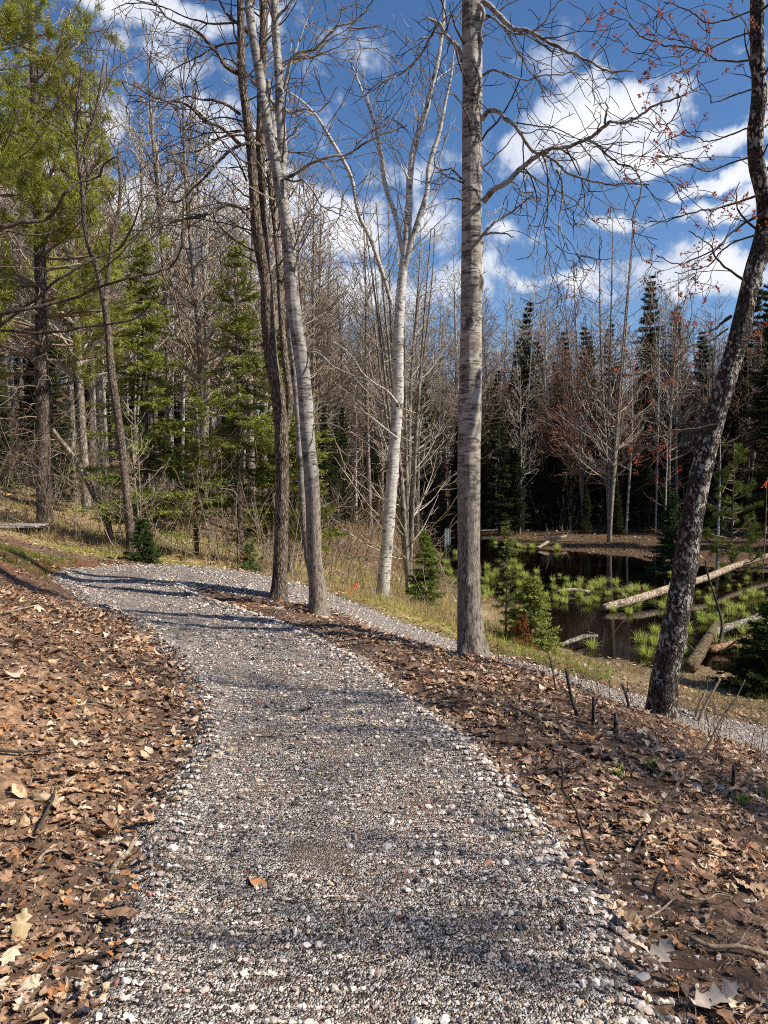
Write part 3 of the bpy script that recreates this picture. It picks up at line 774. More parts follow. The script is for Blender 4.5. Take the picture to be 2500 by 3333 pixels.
def make_pine(seed, H, r0, clear, label, group=None, name='pine_tree', nb=60, L0=.22, tufts=14, ln=.11, wd=.007, nper=26, col=(.13, .16, .04), loc=(0, 0, 0), bias=None, deadn=14, tj=.12):
    rs = np.random.RandomState(seed); rg = random.Random(seed)
    root = thing(name, (0, 0, 0), label, 'tree', group)
    n = 16
    pts = [(math.sin(i * .5 + seed) * .006 * H * (i / n), rs.normal(0, .003) * H * (i / n), H * i / n - .2 * (i == 0)) for i in range(n + 1)]
    rad = [max(.02, r0 * (1 - .9 * i / n)) for i in range(n + 1)]
    V, F = trunk_mesh(pts, rad, 14, .15, .05, .4, seed); mesh_obj('trunk', V, F, M['pine_bark'], root, smooth=True)
    Q, R = smooth_line(pts, rad, 60)
    out = [[], [], [], []]; P_, D_ = [], []
    PP = dict(seg=[8, 5, 4, 3], wig=[.08, .14, .18, .2], up=[.05, .06, .06, .05], dens=[3.6, 4.5, 0, 0], ratio=[(.3, .55), (.3, .55), (.3, .5), (0, 0)], ang=(.4, .9), max=2, rmin=.005, lmin=.18)
    for j in range(nb):
        t = clear + (1 - clear) * (j + rg.random()) / nb
        c = Q[min(58, int(t * 59))]; az = rg.uniform(0, 2 * PI)
        el = rg.uniform(-.1, .3)
        L = H * L0 * (1.05 - .8 * t) * rg.uniform(.7, 1.15)
        o2 = [[], [], [], []]
        grow(rg, tuple(c), norm3((math.cos(az) * math.cos(el), math.sin(az) * math.cos(el), math.sin(el))), L, .02 + .01 * L, 0, PP, o2)
        for l in range(4):
            out[l] += o2[l]
        for lv in (0, 1, 2):
            for (pp, rr) in o2[lv]:
                a = np.array(pp)
                k = max(1, len(a) // (3 if lv == 0 else 2)) if lv < 2 else 4
                for q in range(len(a) - k, len(a)):
                    dd = a[q] - a[q - 1]; dd /= np.linalg.norm(dd) + 1e-9
                    m = nper
                    P_.append(np.repeat(a[q][None], m, 0) + rs.normal(0, tj * .35, (m, 3)))
                    v = dd[None] * .9 + rs.normal(0, .55, (m, 3)) + np.array([[0, 0, .2]]); v /= np.linalg.norm(v, axis=1, keepdims=True)
                    D_.append(v)
    for j in range(deadn):
        t = rg.uniform(.08, clear + .1); c = Q[int(t * 59)]; az = rg.uniform(0, 2 * PI)
        grow(rg, tuple(c), norm3((math.cos(az), math.sin(az), rg.uniform(-.35, .2))), H * rg.uniform(.05, .13), .016, 1, dict(BARE, rmin=.004), out)
    parts = [tubes(o, 4 if i == 0 else 3) for i, o in enumerate(out) if o]
    V, F = join(parts); mesh_obj('branches', V, F, M['twig'], root)
    P_ = np.concatenate(P_); D_ = np.concatenate(D_)
    V, F = needle_tris(P_, D_, ln, wd, rs)
    cl = fbm(P_[:, 0] * .9 + 5, P_[:, 2] * .9 + P_[:, 1], seed, 3)[:, None]
    C = np.array(col)[None] * (.45 + 1.1 * cl) * rs.uniform(.75, 1.25, (len(P_), 1))
    mesh_obj('crown', V, F, M['needles'], root, cols=np.repeat(C, 3, 0))
    return root

def place_ground(px, Y):
    x = (px - 384) / F_PX * Y
    return (x, Y, gz(x, Y))

# ------------------------------------------------------------------ the near trees, each from its own measured lines
K = 0.23147
ORG = {1: (0, 0), 2: (384, 0), 3: (0, 276.5), 4: (384, 276.5), 5: (384, 491.5), 6: (0, 522), 7: (0, 747.5), 8: (384, 747.5), 0: None}
def cc(c, x, y):
    if c == 0: return (x, y)
    o = ORG[c]; return (o[0] + x * K, o[1] + y * K)
def line_px(c, pts, Y0, Y1):
    n = len(pts)
    res = []
    for i, (x, y) in enumerate(pts):
        px, py = cc(c, x, y); res.append(at(px, py, Y0 + (Y1 - Y0) * i / (n - 1)))
    return res
def limb_rad(r0, r1, n): return [r0 + (r1 - r0) * (i / (n - 1)) ** .8 for i in range(n)]

def hero_tree(name, label, stems, limbs, mat, twigmat, P, dens, Lr, seed, flare=.5, sides=28, group=None, bias=(0, 0, 0), limbmat=None, knots=6, blossom=None, bsize=.03, bk=6, step=.05, cat='tree'):
    """stems: list of [crop, pts, radii px, Y0, Y1]; limbs the same plus optional density factor"""
    rg = random.Random(seed)
    root = None; out = [[], [], [], []]; tips = []
    for si, (c, pts, rpx, Y0, Y1) in enumerate(stems):
        w = line_px(c, pts, Y0, Y1); n = len(w)
        rad = [rpx[i] * w[i][1] / F_PX for i in range(n)]
        if si == 0:
            b = w[0]; g = gz(b[0], b[1])
            root = thing(name, (b[0], b[1], g), label, cat, group)
            w[0] = (b[0], b[1], min(b[2], g) - .12)
        V, F = trunk_mesh(w, rad, sides if si == 0 else max(10, sides // 2), step, .07, flare if si == 0 else 0, seed + si, knots)
        o = mesh_obj('trunk' if si == 0 else 'stem', V, F, mat if si == 0 or limbmat is None else limbmat, root, smooth=True)
        if si > 0 or len(stems) == 1: pass
        top = [q for q in range(len(w)) if cc(c, *pts[q])[1] < 330]
        if len(top) > 2:
            Q, R = smooth_line(w[top[0]:], rad[top[0]:], 40)
            limb_children(rg, Q, np.minimum(R, .03), P, out, dens * .8, Lr, tips, .1)
    for lb in limbs:
        c, pts, r0, Y0, Y1 = lb[:5]; df = lb[5] if len(lb) > 5 else 1.0
        w = line_px(c, pts, Y0, Y1)
        # kinks in depth and small wobble make the limb a body in space
        w = [(p[0], p[1] + math.sin(i * 1.7 + seed) * .05, p[2]) for i, p in enumerate(w)]
        r0 = r0 * Y0 / F_PX
        m = max(14, int(len(w) * 5))
        Q, R = smooth_line(w, limb_rad(r0, max(.004, r0 * .25), len(w)), m)
        rs = np.random.RandomState(seed + len(out[0]) + int(pts[0][1]))
        wob = np.cumsum(rs.normal(0, .006, (m, 3)), 0); wob -= np.linspace(0, 1, m)[:, None] * wob[-1][None] ; Q = Q + wob * np.linspace(0, 1, m)[:, None] ** .5
        R = R * (1 + .25 * (rs.rand(m) - .5))
        V, F = tubes([(Q, R)], 8); mesh_obj('limb', V, F, limbmat or mat, root, smooth=True)
        if df > 0: limb_children(rg, Q, R, P, out, dens * df, Lr, tips, .15, bias)
    parts = [tubes(o, 4 if i == 0 else 3) for i, o in enumerate(out) if o]
    V, F = join(parts); mesh_obj('crown', V, F, twigmat, root)
    if blossom is not None:
        rs = np.random.RandomState(seed); tp = np.array([t[0] for t in tips])
        V, F, C = blob_tris(tp, bsize, rs, bk, blossom, .4)
        mesh_obj('blossoms', V, F, M['blossom'], root, cols=C)
    return root

TW = dict(seg=[10, 10, 7, 5], wig=[.12, .16, .18, .22], up=[.0, -.01, .03, .03], dens=[2, 3.4, 4.5, 0], ratio=[(.4, .6), (.35, .7), (.35, .65), (0, 0)], ang=(.5, 1.15), max=3, rmin=.003, lmin=.14)
# --- A: aspen in the middle
hero_tree('aspen_tree', 'tall straight grey aspen with horizontal bark scars, standing on the crest above the pond', [
    [0, [(473, 659), (470.5, 640), (469, 600), (469, 540), (469, 463), (470, 400), (471, 330), (471.5, 260), (472, 180), (472, 100), (472, 0), (473, -80), (474, -220)],
     [15, 13, 11.6, 11.4, 11.0, 10.6, 10.3, 10, 9.8, 9.6, 9.3, 9, 8], 7.4, 7.4]],
   [[2, [(425, 512), (450, 490), (490, 482), (525, 505), (560, 545), (600, 608), (640, 645), (690, 668), (735, 710), (780, 745), (880, 765), (960, 785), (1060, 803), (1145, 797)], 2.6, 7.3, 6.6],
    [2, [(432, 868), (480, 820), (530, 785), (590, 720), (640, 680), (700, 652), (780, 625), (870, 592), (925, 560), (955, 530), (1010, 512), (1080, 492), (1150, 460), (1230, 420), (1320, 387)], 3.0, 7.3, 6.2],
    [2, [(955, 530), (953, 495), (957, 450), (970, 410)], 1.3, 6.6, 6.5, .5],
    [2, [(410, 5), (450, 40), (500, 75), (545, 110), (590, 142), (650, 178), (720, 190), (780, 215), (850, 258), (920, 280), (1000, 292), (1080, 305)], 3.0, 7.4, 6.8],
    [2, [(418, 330), (470, 315), (540, 320), (620, 326), (700, 325), (780, 328), (880, 312)], 1.3, 7.3, 7.0],
    [2, [(375, 1075), (420, 1030), (470, 975), (540, 920), (590, 882), (630, 850), (600, 830), (560, 800)], 1.8, 7.25, 6.9, .3],
    [2, [(440, 1012), (500, 1015), (562, 1022)], 1.3, 7.1, 6.9, .3],
    [2, [(340, 262), (315, 215), (285, 170), (255, 120), (228, 92), (195, 150), (150, 220), (80, 290), (-10, 350), (-90, 420)], 2.4, 7.5, 8.3],
    [2, [(228, 92), (190, 88), (150, 95)], 1.2, 7.9, 7.9, .5], [2, [(190, 160), (160, 172), (138, 172)], 1.0, 8.0, 8.0, .5],
    [2, [(255, 90), (280, 70), (310, 66), (338, 90)], .8, 7.6, 7.5, .5],
    [2, [(688, 672), (695, 740), (703, 820), (700, 900), (690, 1000), (696, 1090), (697, 1180)], 1.2, 6.9, 6.9],
    [2, [(748, 735), (762, 800), (768, 870), (757, 950), (765, 1040), (795, 1090)], 1.2, 6.9, 6.7],
    [2, [(868, 597), (905, 630), (950, 655), (1020, 690), (1070, 725), (1108, 785), (1112, 850), (1090, 905)], 1.4, 6.5, 6.3],
    [2, [(955, 655), (990, 625), (1040, 608), (1130, 606)], .9, 6.4, 6.3, .6],
    [2, [(530, 785), (565, 800), (600, 832), (585, 960)], 1.0, 6.9, 6.8, .6],
    [2, [(335, 772), (300, 745), (270, 722), (215, 735)], 1.3, 7.5, 7.8],
    [2, [(425, 60), (480, 90), (560, 130), (640, 110), (720, 60), (760, 20), (800, -30)], 1.4, 7.4, 6.6],
    [2, [(410, 300), (412, 380), (402, 440), (395, 470)], 2.8, 7.22, 7.2, 0],
    [2, [(412, 20), (425, 60), (420, 110), (412, 300)], 2.6, 7.22, 7.2, 0],
    [2, [(1265, 405), (1268, 440), (1240, 520), (1190, 580)], .9, 6.2, 6.2, .4]],
   M['aspen'], M['twig_dark'], dict(TW, rmin=.0034, dens=[2, 3.8, 5, 0]), 6.0, (.4, 1.3), 3, flare=.55, sides=40, bias=(0, 0, -.35), limbmat=M['twig_dark'] if False else M['aspen2'], knots=10, step=.035)

# --- B: leaning tree on the right with red blossom
hero_tree('leaning_tree', 'dark leaning trunk with flaking lichened bark and red blossom twigs at right', [
    [0, [(657, 712), (666, 668), (681, 593), (694, 509), (715, 417), (736, 347), (752, 278), (766, 220), (765, 196), (757, 165), (756, 130), (759, 93), (757, 46), (757, 0), (759, -70)],
     [14.5, 12.6, 11.8, 10.6, 9.8, 9.2, 8.6, 8.6, 8.2, 7.4, 7, 6.6, 6.4, 6.2, 5.6], 6.7, 6.1],
    [0, [(766, 222), (776, 190), (790, 140), (800, 60)], [6, 5, 4.5, 4], 6.3, 6.6]],
   [[2, [(1582, 272), (1520, 258), (1450, 246), (1390, 240), (1300, 215), (1200, 180), (1120, 160), (1050, 120)], 1.1, 6.2, 5.9],
    [2, [(1612, 848), (1550, 865), (1450, 892), (1380, 920), (1300, 945), (1220, 955), (1150, 950)], 1.3, 6.3, 6.0],
    [2, [(1632, 925), (1560, 965), (1500, 1005), (1430, 1060), (1380, 1095), (1280, 1130), (1180, 1100)], 1.3, 6.3, 6.2],
    [2, [(1540, 1215), (1500, 1170), (1450, 1115), (1390, 1060), (1310, 1003)], 1.5, 6.3, 6.1, .3],
    [2, [(1572, 560), (1500, 572), (1430, 590), (1340, 600), (1280, 590)], .9, 6.2, 6.1],
    [2, [(1570, 690), (1480, 710), (1400, 738), (1300, 725), (1200, 758)], .9, 6.2, 6.1],
    [2, [(1585, 60), (1500, 75), (1400, 85), (1300, 50), (1200, 20)], .9, 6.1, 6.0],
    [2, [(1582, 150), (1480, 170), (1400, 210), (1330, 300), (1250, 330)], .9, 6.1, 6.0],
    [2, [(1575, 400), (1500, 410), (1430, 430), (1400, 420)], .8, 6.1, 6.0],
    [2, [(1600, 1020), (1500, 1050), (1400, 1140), (1250, 1180)], 1.0, 6.3, 6.3],
    [4, [(1425, 640), (1340, 662), (1250, 668), (1200, 690), (1130, 700)], 1.0, 6.5, 6.2, .9],
    [4, [(1468, 722), (1540, 690), (1600, 670), (1670, 648)], 1.2, 6.4, 6.2, .6],
    [4, [(1475, 230), (1400, 285), (1330, 295), (1250, 312), (1190, 350), (1120, 385)], .9, 6.4, 6.1, .9],
    [4, [(1490, 175), (1440, 215), (1375, 240)], 1.9, 6.4, 6.3, 0],
    [4, [(1520, 350), (1580, 345), (1660, 345)], .9, 6.4, 6.3, .5],
    [4, [(1500, 590), (1570, 540), (1660, 470)], 1.2, 6.4, 6.3, .4],
    [4, [(1530, 280), (1600, 275), (1670, 290)], .8, 6.4, 6.3, .5]],
   M['cherry'], M['twig_dark'], dict(TW, rmin=.0028, max=3, dens=[2, 4.2, 5.4, 0]), 6.0, (.35, 1.0), 5, flare=.3, sides=40, bias=(-.1, 0, 0), limbmat=M['twig_dark'], blossom=(.46, .15, .10), bsize=.023, bk=11, knots=14, step=.03)

# --- C: dark forked maple, left of the pair
hero_tree('dark_maple_tree', 'dark furrowed trunk dividing into three stems, left one of the pair at the trail edge', [
    [0, [(276, 604), (279, 585), (281, 533), (282, 463), (279, 403), (271, 357), (267.5, 315), (265.5, 278), (260, 250), (255, 208), (252, 160), (246, 110), (242, 74), (241, 37), (240, -20), (240, -110)],
     [9, 7.4, 6.7, 6.6, 6.9, 6.8, 6.4, 6.0, 5.4, 5.0, 4.6, 4.2, 4.0, 3.6, 3.2, 2.6], 9.9, 9.7],
    [0, [(266, 290), (265, 250), (262, 205), (260.5, 150), (261, 110), (262, 60), (264, 20), (262, -40)], [5, 4.8, 4.6, 4.4, 4, 4, 3.8, 3.2], 9.85, 10.2],
    [0, [(283, 440), (287, 425), (290, 405), (285, 360), (281, 310), (279, 270), (276, 235), (268, 170)], [3, 3.2, 3.4, 3.2, 3, 2.8, 2.4, 2], 9.9, 10.4]],
   [[1, [(1035, 622), (990, 585), (940, 545), (890, 520), (850, 490), (790, 455), (740, 437), (650, 408), (590, 385), (540, 358)], 2.0, 9.8, 8.8],
    [1, [(1035, 490), (985, 465), (930, 442), (860, 425), (800, 425), (735, 440), (680, 480)], 1.7, 9.8, 9.0],
    [1, [(1080, 905), (1030, 898), (980, 886), (930, 900), (880, 930), (830, 950), (760, 965), (700, 975), (620, 1000), (560, 1010)], 2.2, 9.8, 9.0],
    [1, [(1115, 618), (1060, 632), (1000, 660), (945, 695), (910, 750), (870, 800), (800, 850), (760, 880), (700, 885), (665, 930), (650, 1000)], 1.9, 9.8, 9.2],
    [1, [(1040, 320), (1005, 310), (975, 285), (950, 235), (900, 180), (850, 140), (790, 100), (720, 70), (680, 30), (620, -30)], 2.4, 9.8, 9.4],
    [1, [(1095, 160), (1050, 120), (1000, 80), (970, 40), (935, -20)], 2.8, 9.8, 9.8, .5],
    [1, [(1105, 590), (1030, 590), (950, 597), (880, 630), (820, 660), (740, 680), (690, 690)], 1.3, 9.8, 9.2],
    [1, [(1065, 780), (1030, 700), (980, 640), (940, 590), (890, 530)], 1.2, 9.8, 9.3],
    [1, [(1040, 560), (980, 575), (900, 580), (800, 600), (700, 650), (640, 680)], 1.0, 9.8, 10.2],
    [1, [(1110, 880), (1060, 930), (990, 1000), (930, 1080)], 1.0, 9.8, 9.3],
    [1, [(1030, 180), (960, 200), (880, 230), (800, 270), (730, 330), (700, 400)], 1.2, 9.9, 10.5],
    [1, [(1032, 90), (980, 110), (900, 100), (800, 60), (700, 30), (560, 20), (480, 40)], 1.4, 9.9, 10.5],
    [3, [(1143, 302), (1120, 292), (1090, 300), (1050, 330), (1000, 368), (960, 420), (940, 455)], 1.5, 9.9, 9.3, .5],
    [3, [(1185, 385), (1130, 400), (1070, 430), (1000, 465), (950, 510), (890, 550)], 1.2, 9.9, 9.4, .5]],
   M['dark_bark'], M['twig_dark'], dict(TW, rmin=.0042, dens=[2, 3.2, 4, 0]), 4.6, (.6, 1.7), 9, flare=.7, sides=28, limbmat=M['dark_bark'], knots=8)

# --- D: grey aspen, right of the pair, with a white stem
hero_tree('forked_aspen_tree', 'pale grey aspen with white upper stem, right one of the pair by the trail', [
    [0, [(318.5, 619), (318, 600), (315, 560), (312, 485), (308, 438), (303, 369), (296, 323), (291, 276), (288, 232), (281.5, 197), (275, 162), (268, 127), (260, 76), (251, 23), (247, -20), (240, -100)],
     [10.2, 8.6, 7.6, 7.4, 7.3, 6.9, 6.7, 6.4, 6.2, 5.6, 5.2, 4.9, 4.6, 4.2, 4, 3.2], 9.2, 9.0],
    [0, [(282, 205), (281.5, 180), (282.5, 150), (280.5, 115), (279, 81), (276, 35), (273, -30), (270, -100)], [3.8, 4.2, 4.6, 4.4, 4.2, 3.8, 3.3, 2.8], 9.05, 9.3],
    [0, [(317, 600), (309, 560), (304, 520), (301, 470), (298, 410), (291, 340), (286, 260), (281, 200), (274, 130), (268, 80)], [3.4, 3.8, 3.8, 3.6, 3.4, 3.2, 3, 2.8, 2.6, 2.2], 9.45, 9.9]],
   [[1, [(1228, 765), (1280, 740), (1350, 708), (1420, 680), (1480, 660), (1540, 632), (1600, 600), (1680, 565), (1760, 530)], 2.0, 9.0, 8.4],
    [1, [(1225, 770), (1270, 778), (1310, 785), (1345, 820), (1380, 880), (1430, 910), (1480, 942), (1530, 962)], 1.3, 9.0, 8.6],
    [1, [(1228, 380), (1240, 320), (1270, 255), (1340, 222), (1380, 195), (1420, 150), (1460, 128), (1500, 113), (1560, 60), (1620, -20)], 2.0, 9.1, 8.6],
    [1, [(1225, 462), (1250, 480), (1290, 480), (1330, 470), (1370, 465), (1420, 430), (1460, 380)], 1.6, 9.1, 8.8],
    [1, [(1195, 70), (1225, 35), (1260, 10), (1310, -20)], 1.8, 9.2, 9.0],
    [1, [(1255, 270), (1290, 180), (1330, 90), (1380, -20)], 1.2, 9.2, 9.6],
    [1, [(1268, 1060), (1300, 1035), (1345, 980), (1385, 895)], .9, 9.1, 9.0, .6],
    [1, [(1500, 113), (1560, 105), (1640, 118), (1720, 150)], 1.0, 8.8, 8.7],
    [1, [(1260, 655), (1300, 650), (1350, 665), (1400, 700), (1440, 760), (1480, 850), (1520, 930)], 1.1, 9.1, 8.9],
    [1, [(1215, 300), (1280, 260), (1380, 250), (1480, 235), (1600, 200), (1700, 190)], 1.0, 9.1, 9.5],
    [3, [(1310, 325), (1350, 320), (1400, 345), (1440, 385), (1500, 412), (1550, 435), (1600, 465), (1650, 540)], 1.2, 9.1, 8.7, .5],
    [3, [(1350, 640), (1400, 632), (1470, 655), (1540, 690), (1600, 740), (1670, 790)], .9, 9.1, 8.6, .4]],
   M['aspen2'], M['twig'], dict(TW, rmin=.0042, dens=[2, 3.2, 4, 0]), 4.4, (.6, 1.6), 13, flare=.6, sides=28, limbmat=M['aspen2'], knots=8)

# --- F: white birch beyond the trail
hero_tree('birch_tree', 'white birch with black bark marks that forks high, beyond the lower trail', [
    [0, [(382, 604), (384, 575), (388, 532), (393, 463), (398, 394), (399, 324), (401, 290), (404, 262), (405, 252), (409, 208), (410, 180), (415, 143), (421, 125), (426, 111), (430, 93), (437, 65), (442, 35), (444, 0)],
     [7.2, 6.2, 6, 5.9, 5.6, 5.0, 4.6, 4.3, 4, 3.5, 3.2, 2.9, 2.6, 2.5, 2.3, 2, 1.7, 1.4], 16.2, 16.0],
    [0, [(403, 275), (408, 255), (416, 227), (421, 212), (426, 197), (429, 167), (440, 130), (445, 104), (451, 76), (455, 40)], [2.6, 2.8, 2.8, 2.6, 2.4, 2.2, 1.9, 1.6, 1.2, .6], 16.1, 15.8],
    [0, [(392, 305), (386, 285), (380, 266), (371, 240), (361, 220), (350, 174), (333, 143), (312, 111), (298, 98), (285, 90)], [2.0, 2.1, 2.1, 2.0, 2.0, 1.9, 1.7, 1.3, 1.0, .6], 16.1, 15.2],
    [0, [(403, 255), (393, 208), (388, 195), (384, 180), (380, 150), (370, 110), (361, 88), (350, 60)], [2.0, 2.1, 2.1, 2.0, 1.8, 1.5, 1.1, .6], 16.1, 16.6]],
   [[4, [(65, 560), (20, 500), (-40, 460), (-90, 420), (-150, 330), (-220, 280)], 1.2, 16.1, 15.5],
    [4, [(60, 700), (10, 660), (-60, 600), (-130, 560)], 1.0, 16.1, 15.5, .7],
    [2, [(200, 400), (240, 330), (300, 280), (340, 200)], .9, 16, 16.4],
    [2, [(110, 780), (60, 700), (20, 600), (-30, 540)], .9, 16, 16.4]],
   M['birch'], M['twig_pale'], dict(TW, rmin=.005, dens=[1.5, 2.0, 3, 0], seg=[8, 6, 5, 4], up=[.1, .12, .1, .08], wig=[.08, .12, .15, .2]), 3.6, (.8, 2.2), 17, flare=.3, sides=20, limbmat=M['birch'], knots=5, bias=(0, 0, .5))

# --- crooked grey tree on the left
hero_tree('crooked_tree', 'slim crooked grey tree with open budding crown, left of the dark firs', [
    [0, [(132, 552), (130, 530), (124, 470), (117, 410), (111, 369), (108, 330), (103, 296), (97, 270), (88, 243), (84, 220), (83, 200), (79, 160), (76, 120), (82, 70)],
     [5.2, 4.4, 4, 4, 3.8, 3.4, 3.2, 2.6, 2.4, 2.2, 2.1, 2, 1.6, 1.0], 14.8, 14.2],
    [0, [(84, 205), (88, 180), (84, 150), (96, 110), (104, 60)], [1.7, 1.7, 1.5, 1.2, .8], 14.4, 14.2],
    [0, [(105, 300), (109, 270), (112, 240), (120, 200), (118, 150)], [2.2, 2, 1.8, 1.5, 1.0], 14.5, 14.8]],
   [[1, [(350, 700), (400, 540), (420, 450), (480, 330), (500, 200)], 1.1, 14.2, 14.0],
    [1, [(360, 560), (330, 420), (350, 300), (420, 150)], 1.1, 14.2, 14.6],
    [1, [(340, 620), (280, 500), (240, 400), (200, 300)], 1.0, 14.2, 13.8],
    [1, [(430, 1180), (520, 1100), (600, 1000), (640, 900)], 1.1, 14.4, 14.0]],
   M['dark_bark'], M['twig'], dict(TW, rmin=.0055, dens=[2, 3.0, 3.6, 0], up=[.05, .06, .06, .05]), 5.0, (.7, 2.0), 23, flare=.4, sides=16, blossom=(.30, .17, .08), bsize=.022, bk=3, knots=3, limbmat=M['dark_bark'])

# --- tree outside the left edge whose bare branches reach into view
ht = hero_tree('overhanging_tree', 'tree just outside the left edge whose long bare branches sweep across the pines', [
    [0, [(-230, 640), (-228, 500), (-224, 380), (-225, 200), (-222, 20), (-220, -200)], [22, 20, 19, 18, 16, 13], 4.6, 4.6]],
   [[0, [(-222, 330), (-120, 250), (-60, 232), (0, 229.5), (9, 233), (23, 228.6), (41.7, 223), (59, 212), (74, 196), (81, 184), (92.6, 178.6), (105, 168), (116, 160), (122, 148)], 3.0, 4.6, 4.4, .45],
    [0, [(-222, 400), (-140, 350), (-60, 330), (0, 319), (11, 310), (37, 302), (65, 295), (92.6, 287), (120, 282), (154, 269), (167, 262), (183, 236), (186, 195), (193, 182)], 2.8, 4.6, 4.4, .4],
    [0, [(-222, 380), (-100, 350), (0, 320), (30, 301), (65, 283), (92.6, 264), (118, 248), (131, 232), (148, 199), (154, 185)], 2.2, 4.6, 4.5, .45],
    [0, [(-222, 390), (-80, 335), (0, 329), (37, 333), (69, 335), (100, 329.5), (130, 320), (148, 305), (160, 290)], 1.9, 4.6, 4.5, .45],
    [0, [(9, 233), (30, 236), (50, 230), (70, 222)], .9, 4.4, 4.4, .5]],
   M['grey_bark'], M['twig_dark'], dict(TW, rmin=.0018, up=[.0, .08, .08, .05]), 2.2, (.2, .55), 29, flare=.5, sides=24, limbmat=M['twig_dark'], bias=(.2, 0, .3))

# --- leaning dead trunk on the left slope
hero_tree('leaning_dead_trunk', 'pale dead trunk leaning left across the mossy slope behind the bend', [
    [0, [(112, 540), (104, 515), (92, 490), (80, 468), (68, 450), (57, 436), (52, 428)], [4.2, 3.8, 3.5, 3.1, 2.8, 2.4, 1.6], 16.5, 15.6]],
   [[0, [(80, 468), (72, 440), (74, 410), (70, 385)], .8, 16, 16], [0, [(60, 440), (40, 440), (28, 445)], .7, 15.9, 15.6]],
   M['grey_bark'], M['twig_pale'], dict(TW, rmin=.004, max=2), 1.5, (.3, .8), 31, flare=.2, sides=16, cat='dead tree')

# ------------------------------------------------------------------ mid-distance trees
FAN = dict(seg=[9, 6, 5, 4], wig=[.05, .10, .15, .2], up=[.07, .12, .1, .05], dens=[1.5, 2.2, 3, 0], ratio=[(.3, .5), (.35, .55), (.3, .5), (0, 0)], ang=(.35, .8), max=3, rmin=.006, lmin=.2)
def fan_tree(name, px, Y, H, nst, r0, spread, seed, label, mat, tw, blossom=None, nb=34, low=.12, tipk=4, ts=.07, group=None, blen=(.14, .3)):
    g = place_ground(px, Y)
    t = make_bare(name, seed, H, r0, spread, nst, dict(FAN, max=2), mat, tw, low, blossom, label, 'tree', group, blen, nb, tipk=tipk, tips_size=ts)
    t.location = g
    return t
fan_tree('maple_tree', 409, 19.5, 10.2, 8, .068, (.10, .42), 41, 'cluster of slender grey maple stems fanning up just right of the white birch', M['maple_bark'], M['twig_pale'], None, 90, .12)
fan_tree('red_maple_tree', 610, 38, 16.5, 4, .13, (.05, .2), 43, 'many-stemmed maple with reddish buds standing on the far shore of the pond', M['maple_bark'], M['twig_pale'], (.30, .12, .085), 130, .2, 2, .07, None, (.12, .24))
fan_tree('white_sapling', 356, 40, 9.5, 1, .07, (0, 0), 45, 'thin white sapling before the dark conifers, left of the birch', M['pole_bark'], M['twig_pale'], None, 18, .3)
fan_tree('pale_sapling', 141, 15.2, 2.9, 2, .02, (.1, .3), 47, 'thin pale forked sapling in front of the left fir', M['maple_bark'], M['twig_pale'], None, 22, .35)
fan_tree('slim_sapling', 666, 30.5, 5.2, 1, .04, (0, 0), 49, 'slim bare sapling at the far shore just left of the leaning trunk', M['pole_bark'], M['twig_red'], (.45, .06, .04), 26, .25, 5, .06)
fan_tree('shore_sapling', 719, 27, 5.4, 1, .055, (0, 0), 51, 'thin straight sapling with pale foot by the far end of the long log', M['pole_bark'], M['twig'], None, 14, .5)

def place_spruce(root, px, Y, dz=0):
    g = place_ground(px, Y); root.location = (g[0], g[1], g[2] + dz); return root
NE = dict(col=(.13, .155, .035), tipcol=(.44, .47, .10), cvar=.6, gap=.22)
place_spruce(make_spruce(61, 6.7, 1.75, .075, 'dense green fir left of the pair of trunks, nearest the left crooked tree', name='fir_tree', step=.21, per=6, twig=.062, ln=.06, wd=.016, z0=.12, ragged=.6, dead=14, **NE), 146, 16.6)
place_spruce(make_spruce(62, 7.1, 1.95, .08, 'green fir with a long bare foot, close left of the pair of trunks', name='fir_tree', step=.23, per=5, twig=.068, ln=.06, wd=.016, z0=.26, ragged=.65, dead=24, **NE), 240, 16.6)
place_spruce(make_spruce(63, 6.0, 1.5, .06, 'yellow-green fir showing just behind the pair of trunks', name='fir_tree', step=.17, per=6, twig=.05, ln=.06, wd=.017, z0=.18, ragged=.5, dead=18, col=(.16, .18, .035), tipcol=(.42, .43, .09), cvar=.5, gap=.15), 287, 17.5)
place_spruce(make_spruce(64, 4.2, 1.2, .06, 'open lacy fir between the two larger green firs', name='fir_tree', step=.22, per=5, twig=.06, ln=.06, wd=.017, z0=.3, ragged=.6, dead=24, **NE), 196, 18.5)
place_spruce(make_spruce(65, 1.75, .5, .025, 'small bright green fir at the foot of the maple cluster', name='young_fir', step=.08, per=6, twig=.03, ln=.045, wd=.013, z0=.04, ragged=.3, col=(.14, .19, .04), tipcol=(.34, .42, .09), cat='young tree'), 425, 16.2)
place_spruce(make_spruce(66, 1.95, .40, .02, 'slim young spruce with bare leader before the pond tussocks', name='young_spruce', step=.14, per=4, twig=.04, ln=.04, wd=.011, z0=.15, ragged=.6, col=(.11, .14, .04), tipcol=(.30, .34, .10), cat='young tree', droop=-.1, gap=.25), 507, 12.9)
place_spruce(make_spruce(67, 1.15, .62, .02, 'low leaning young fir beside the slim spruce at the pond edge', name='young_fir', step=.07, per=6, twig=.03, ln=.045, wd=.013, z0=.05, ragged=.3, col=(.2, .24, .06), tipcol=(.5, .55, .14), gap=.2, cat='young tree'), 532, 12.6)
place_spruce(make_spruce(68, .5, .24, .012, 'small rust-orange dying fir seedling between the young spruce and the pond edge fir', name='young_fir', step=.06, per=5, twig=.03, ln=.04, wd=.012, z0=.1, ragged=.4, col=(.22, .09, .03), tipcol=(.35, .16, .05), cat='young tree'), 523, 12.2)
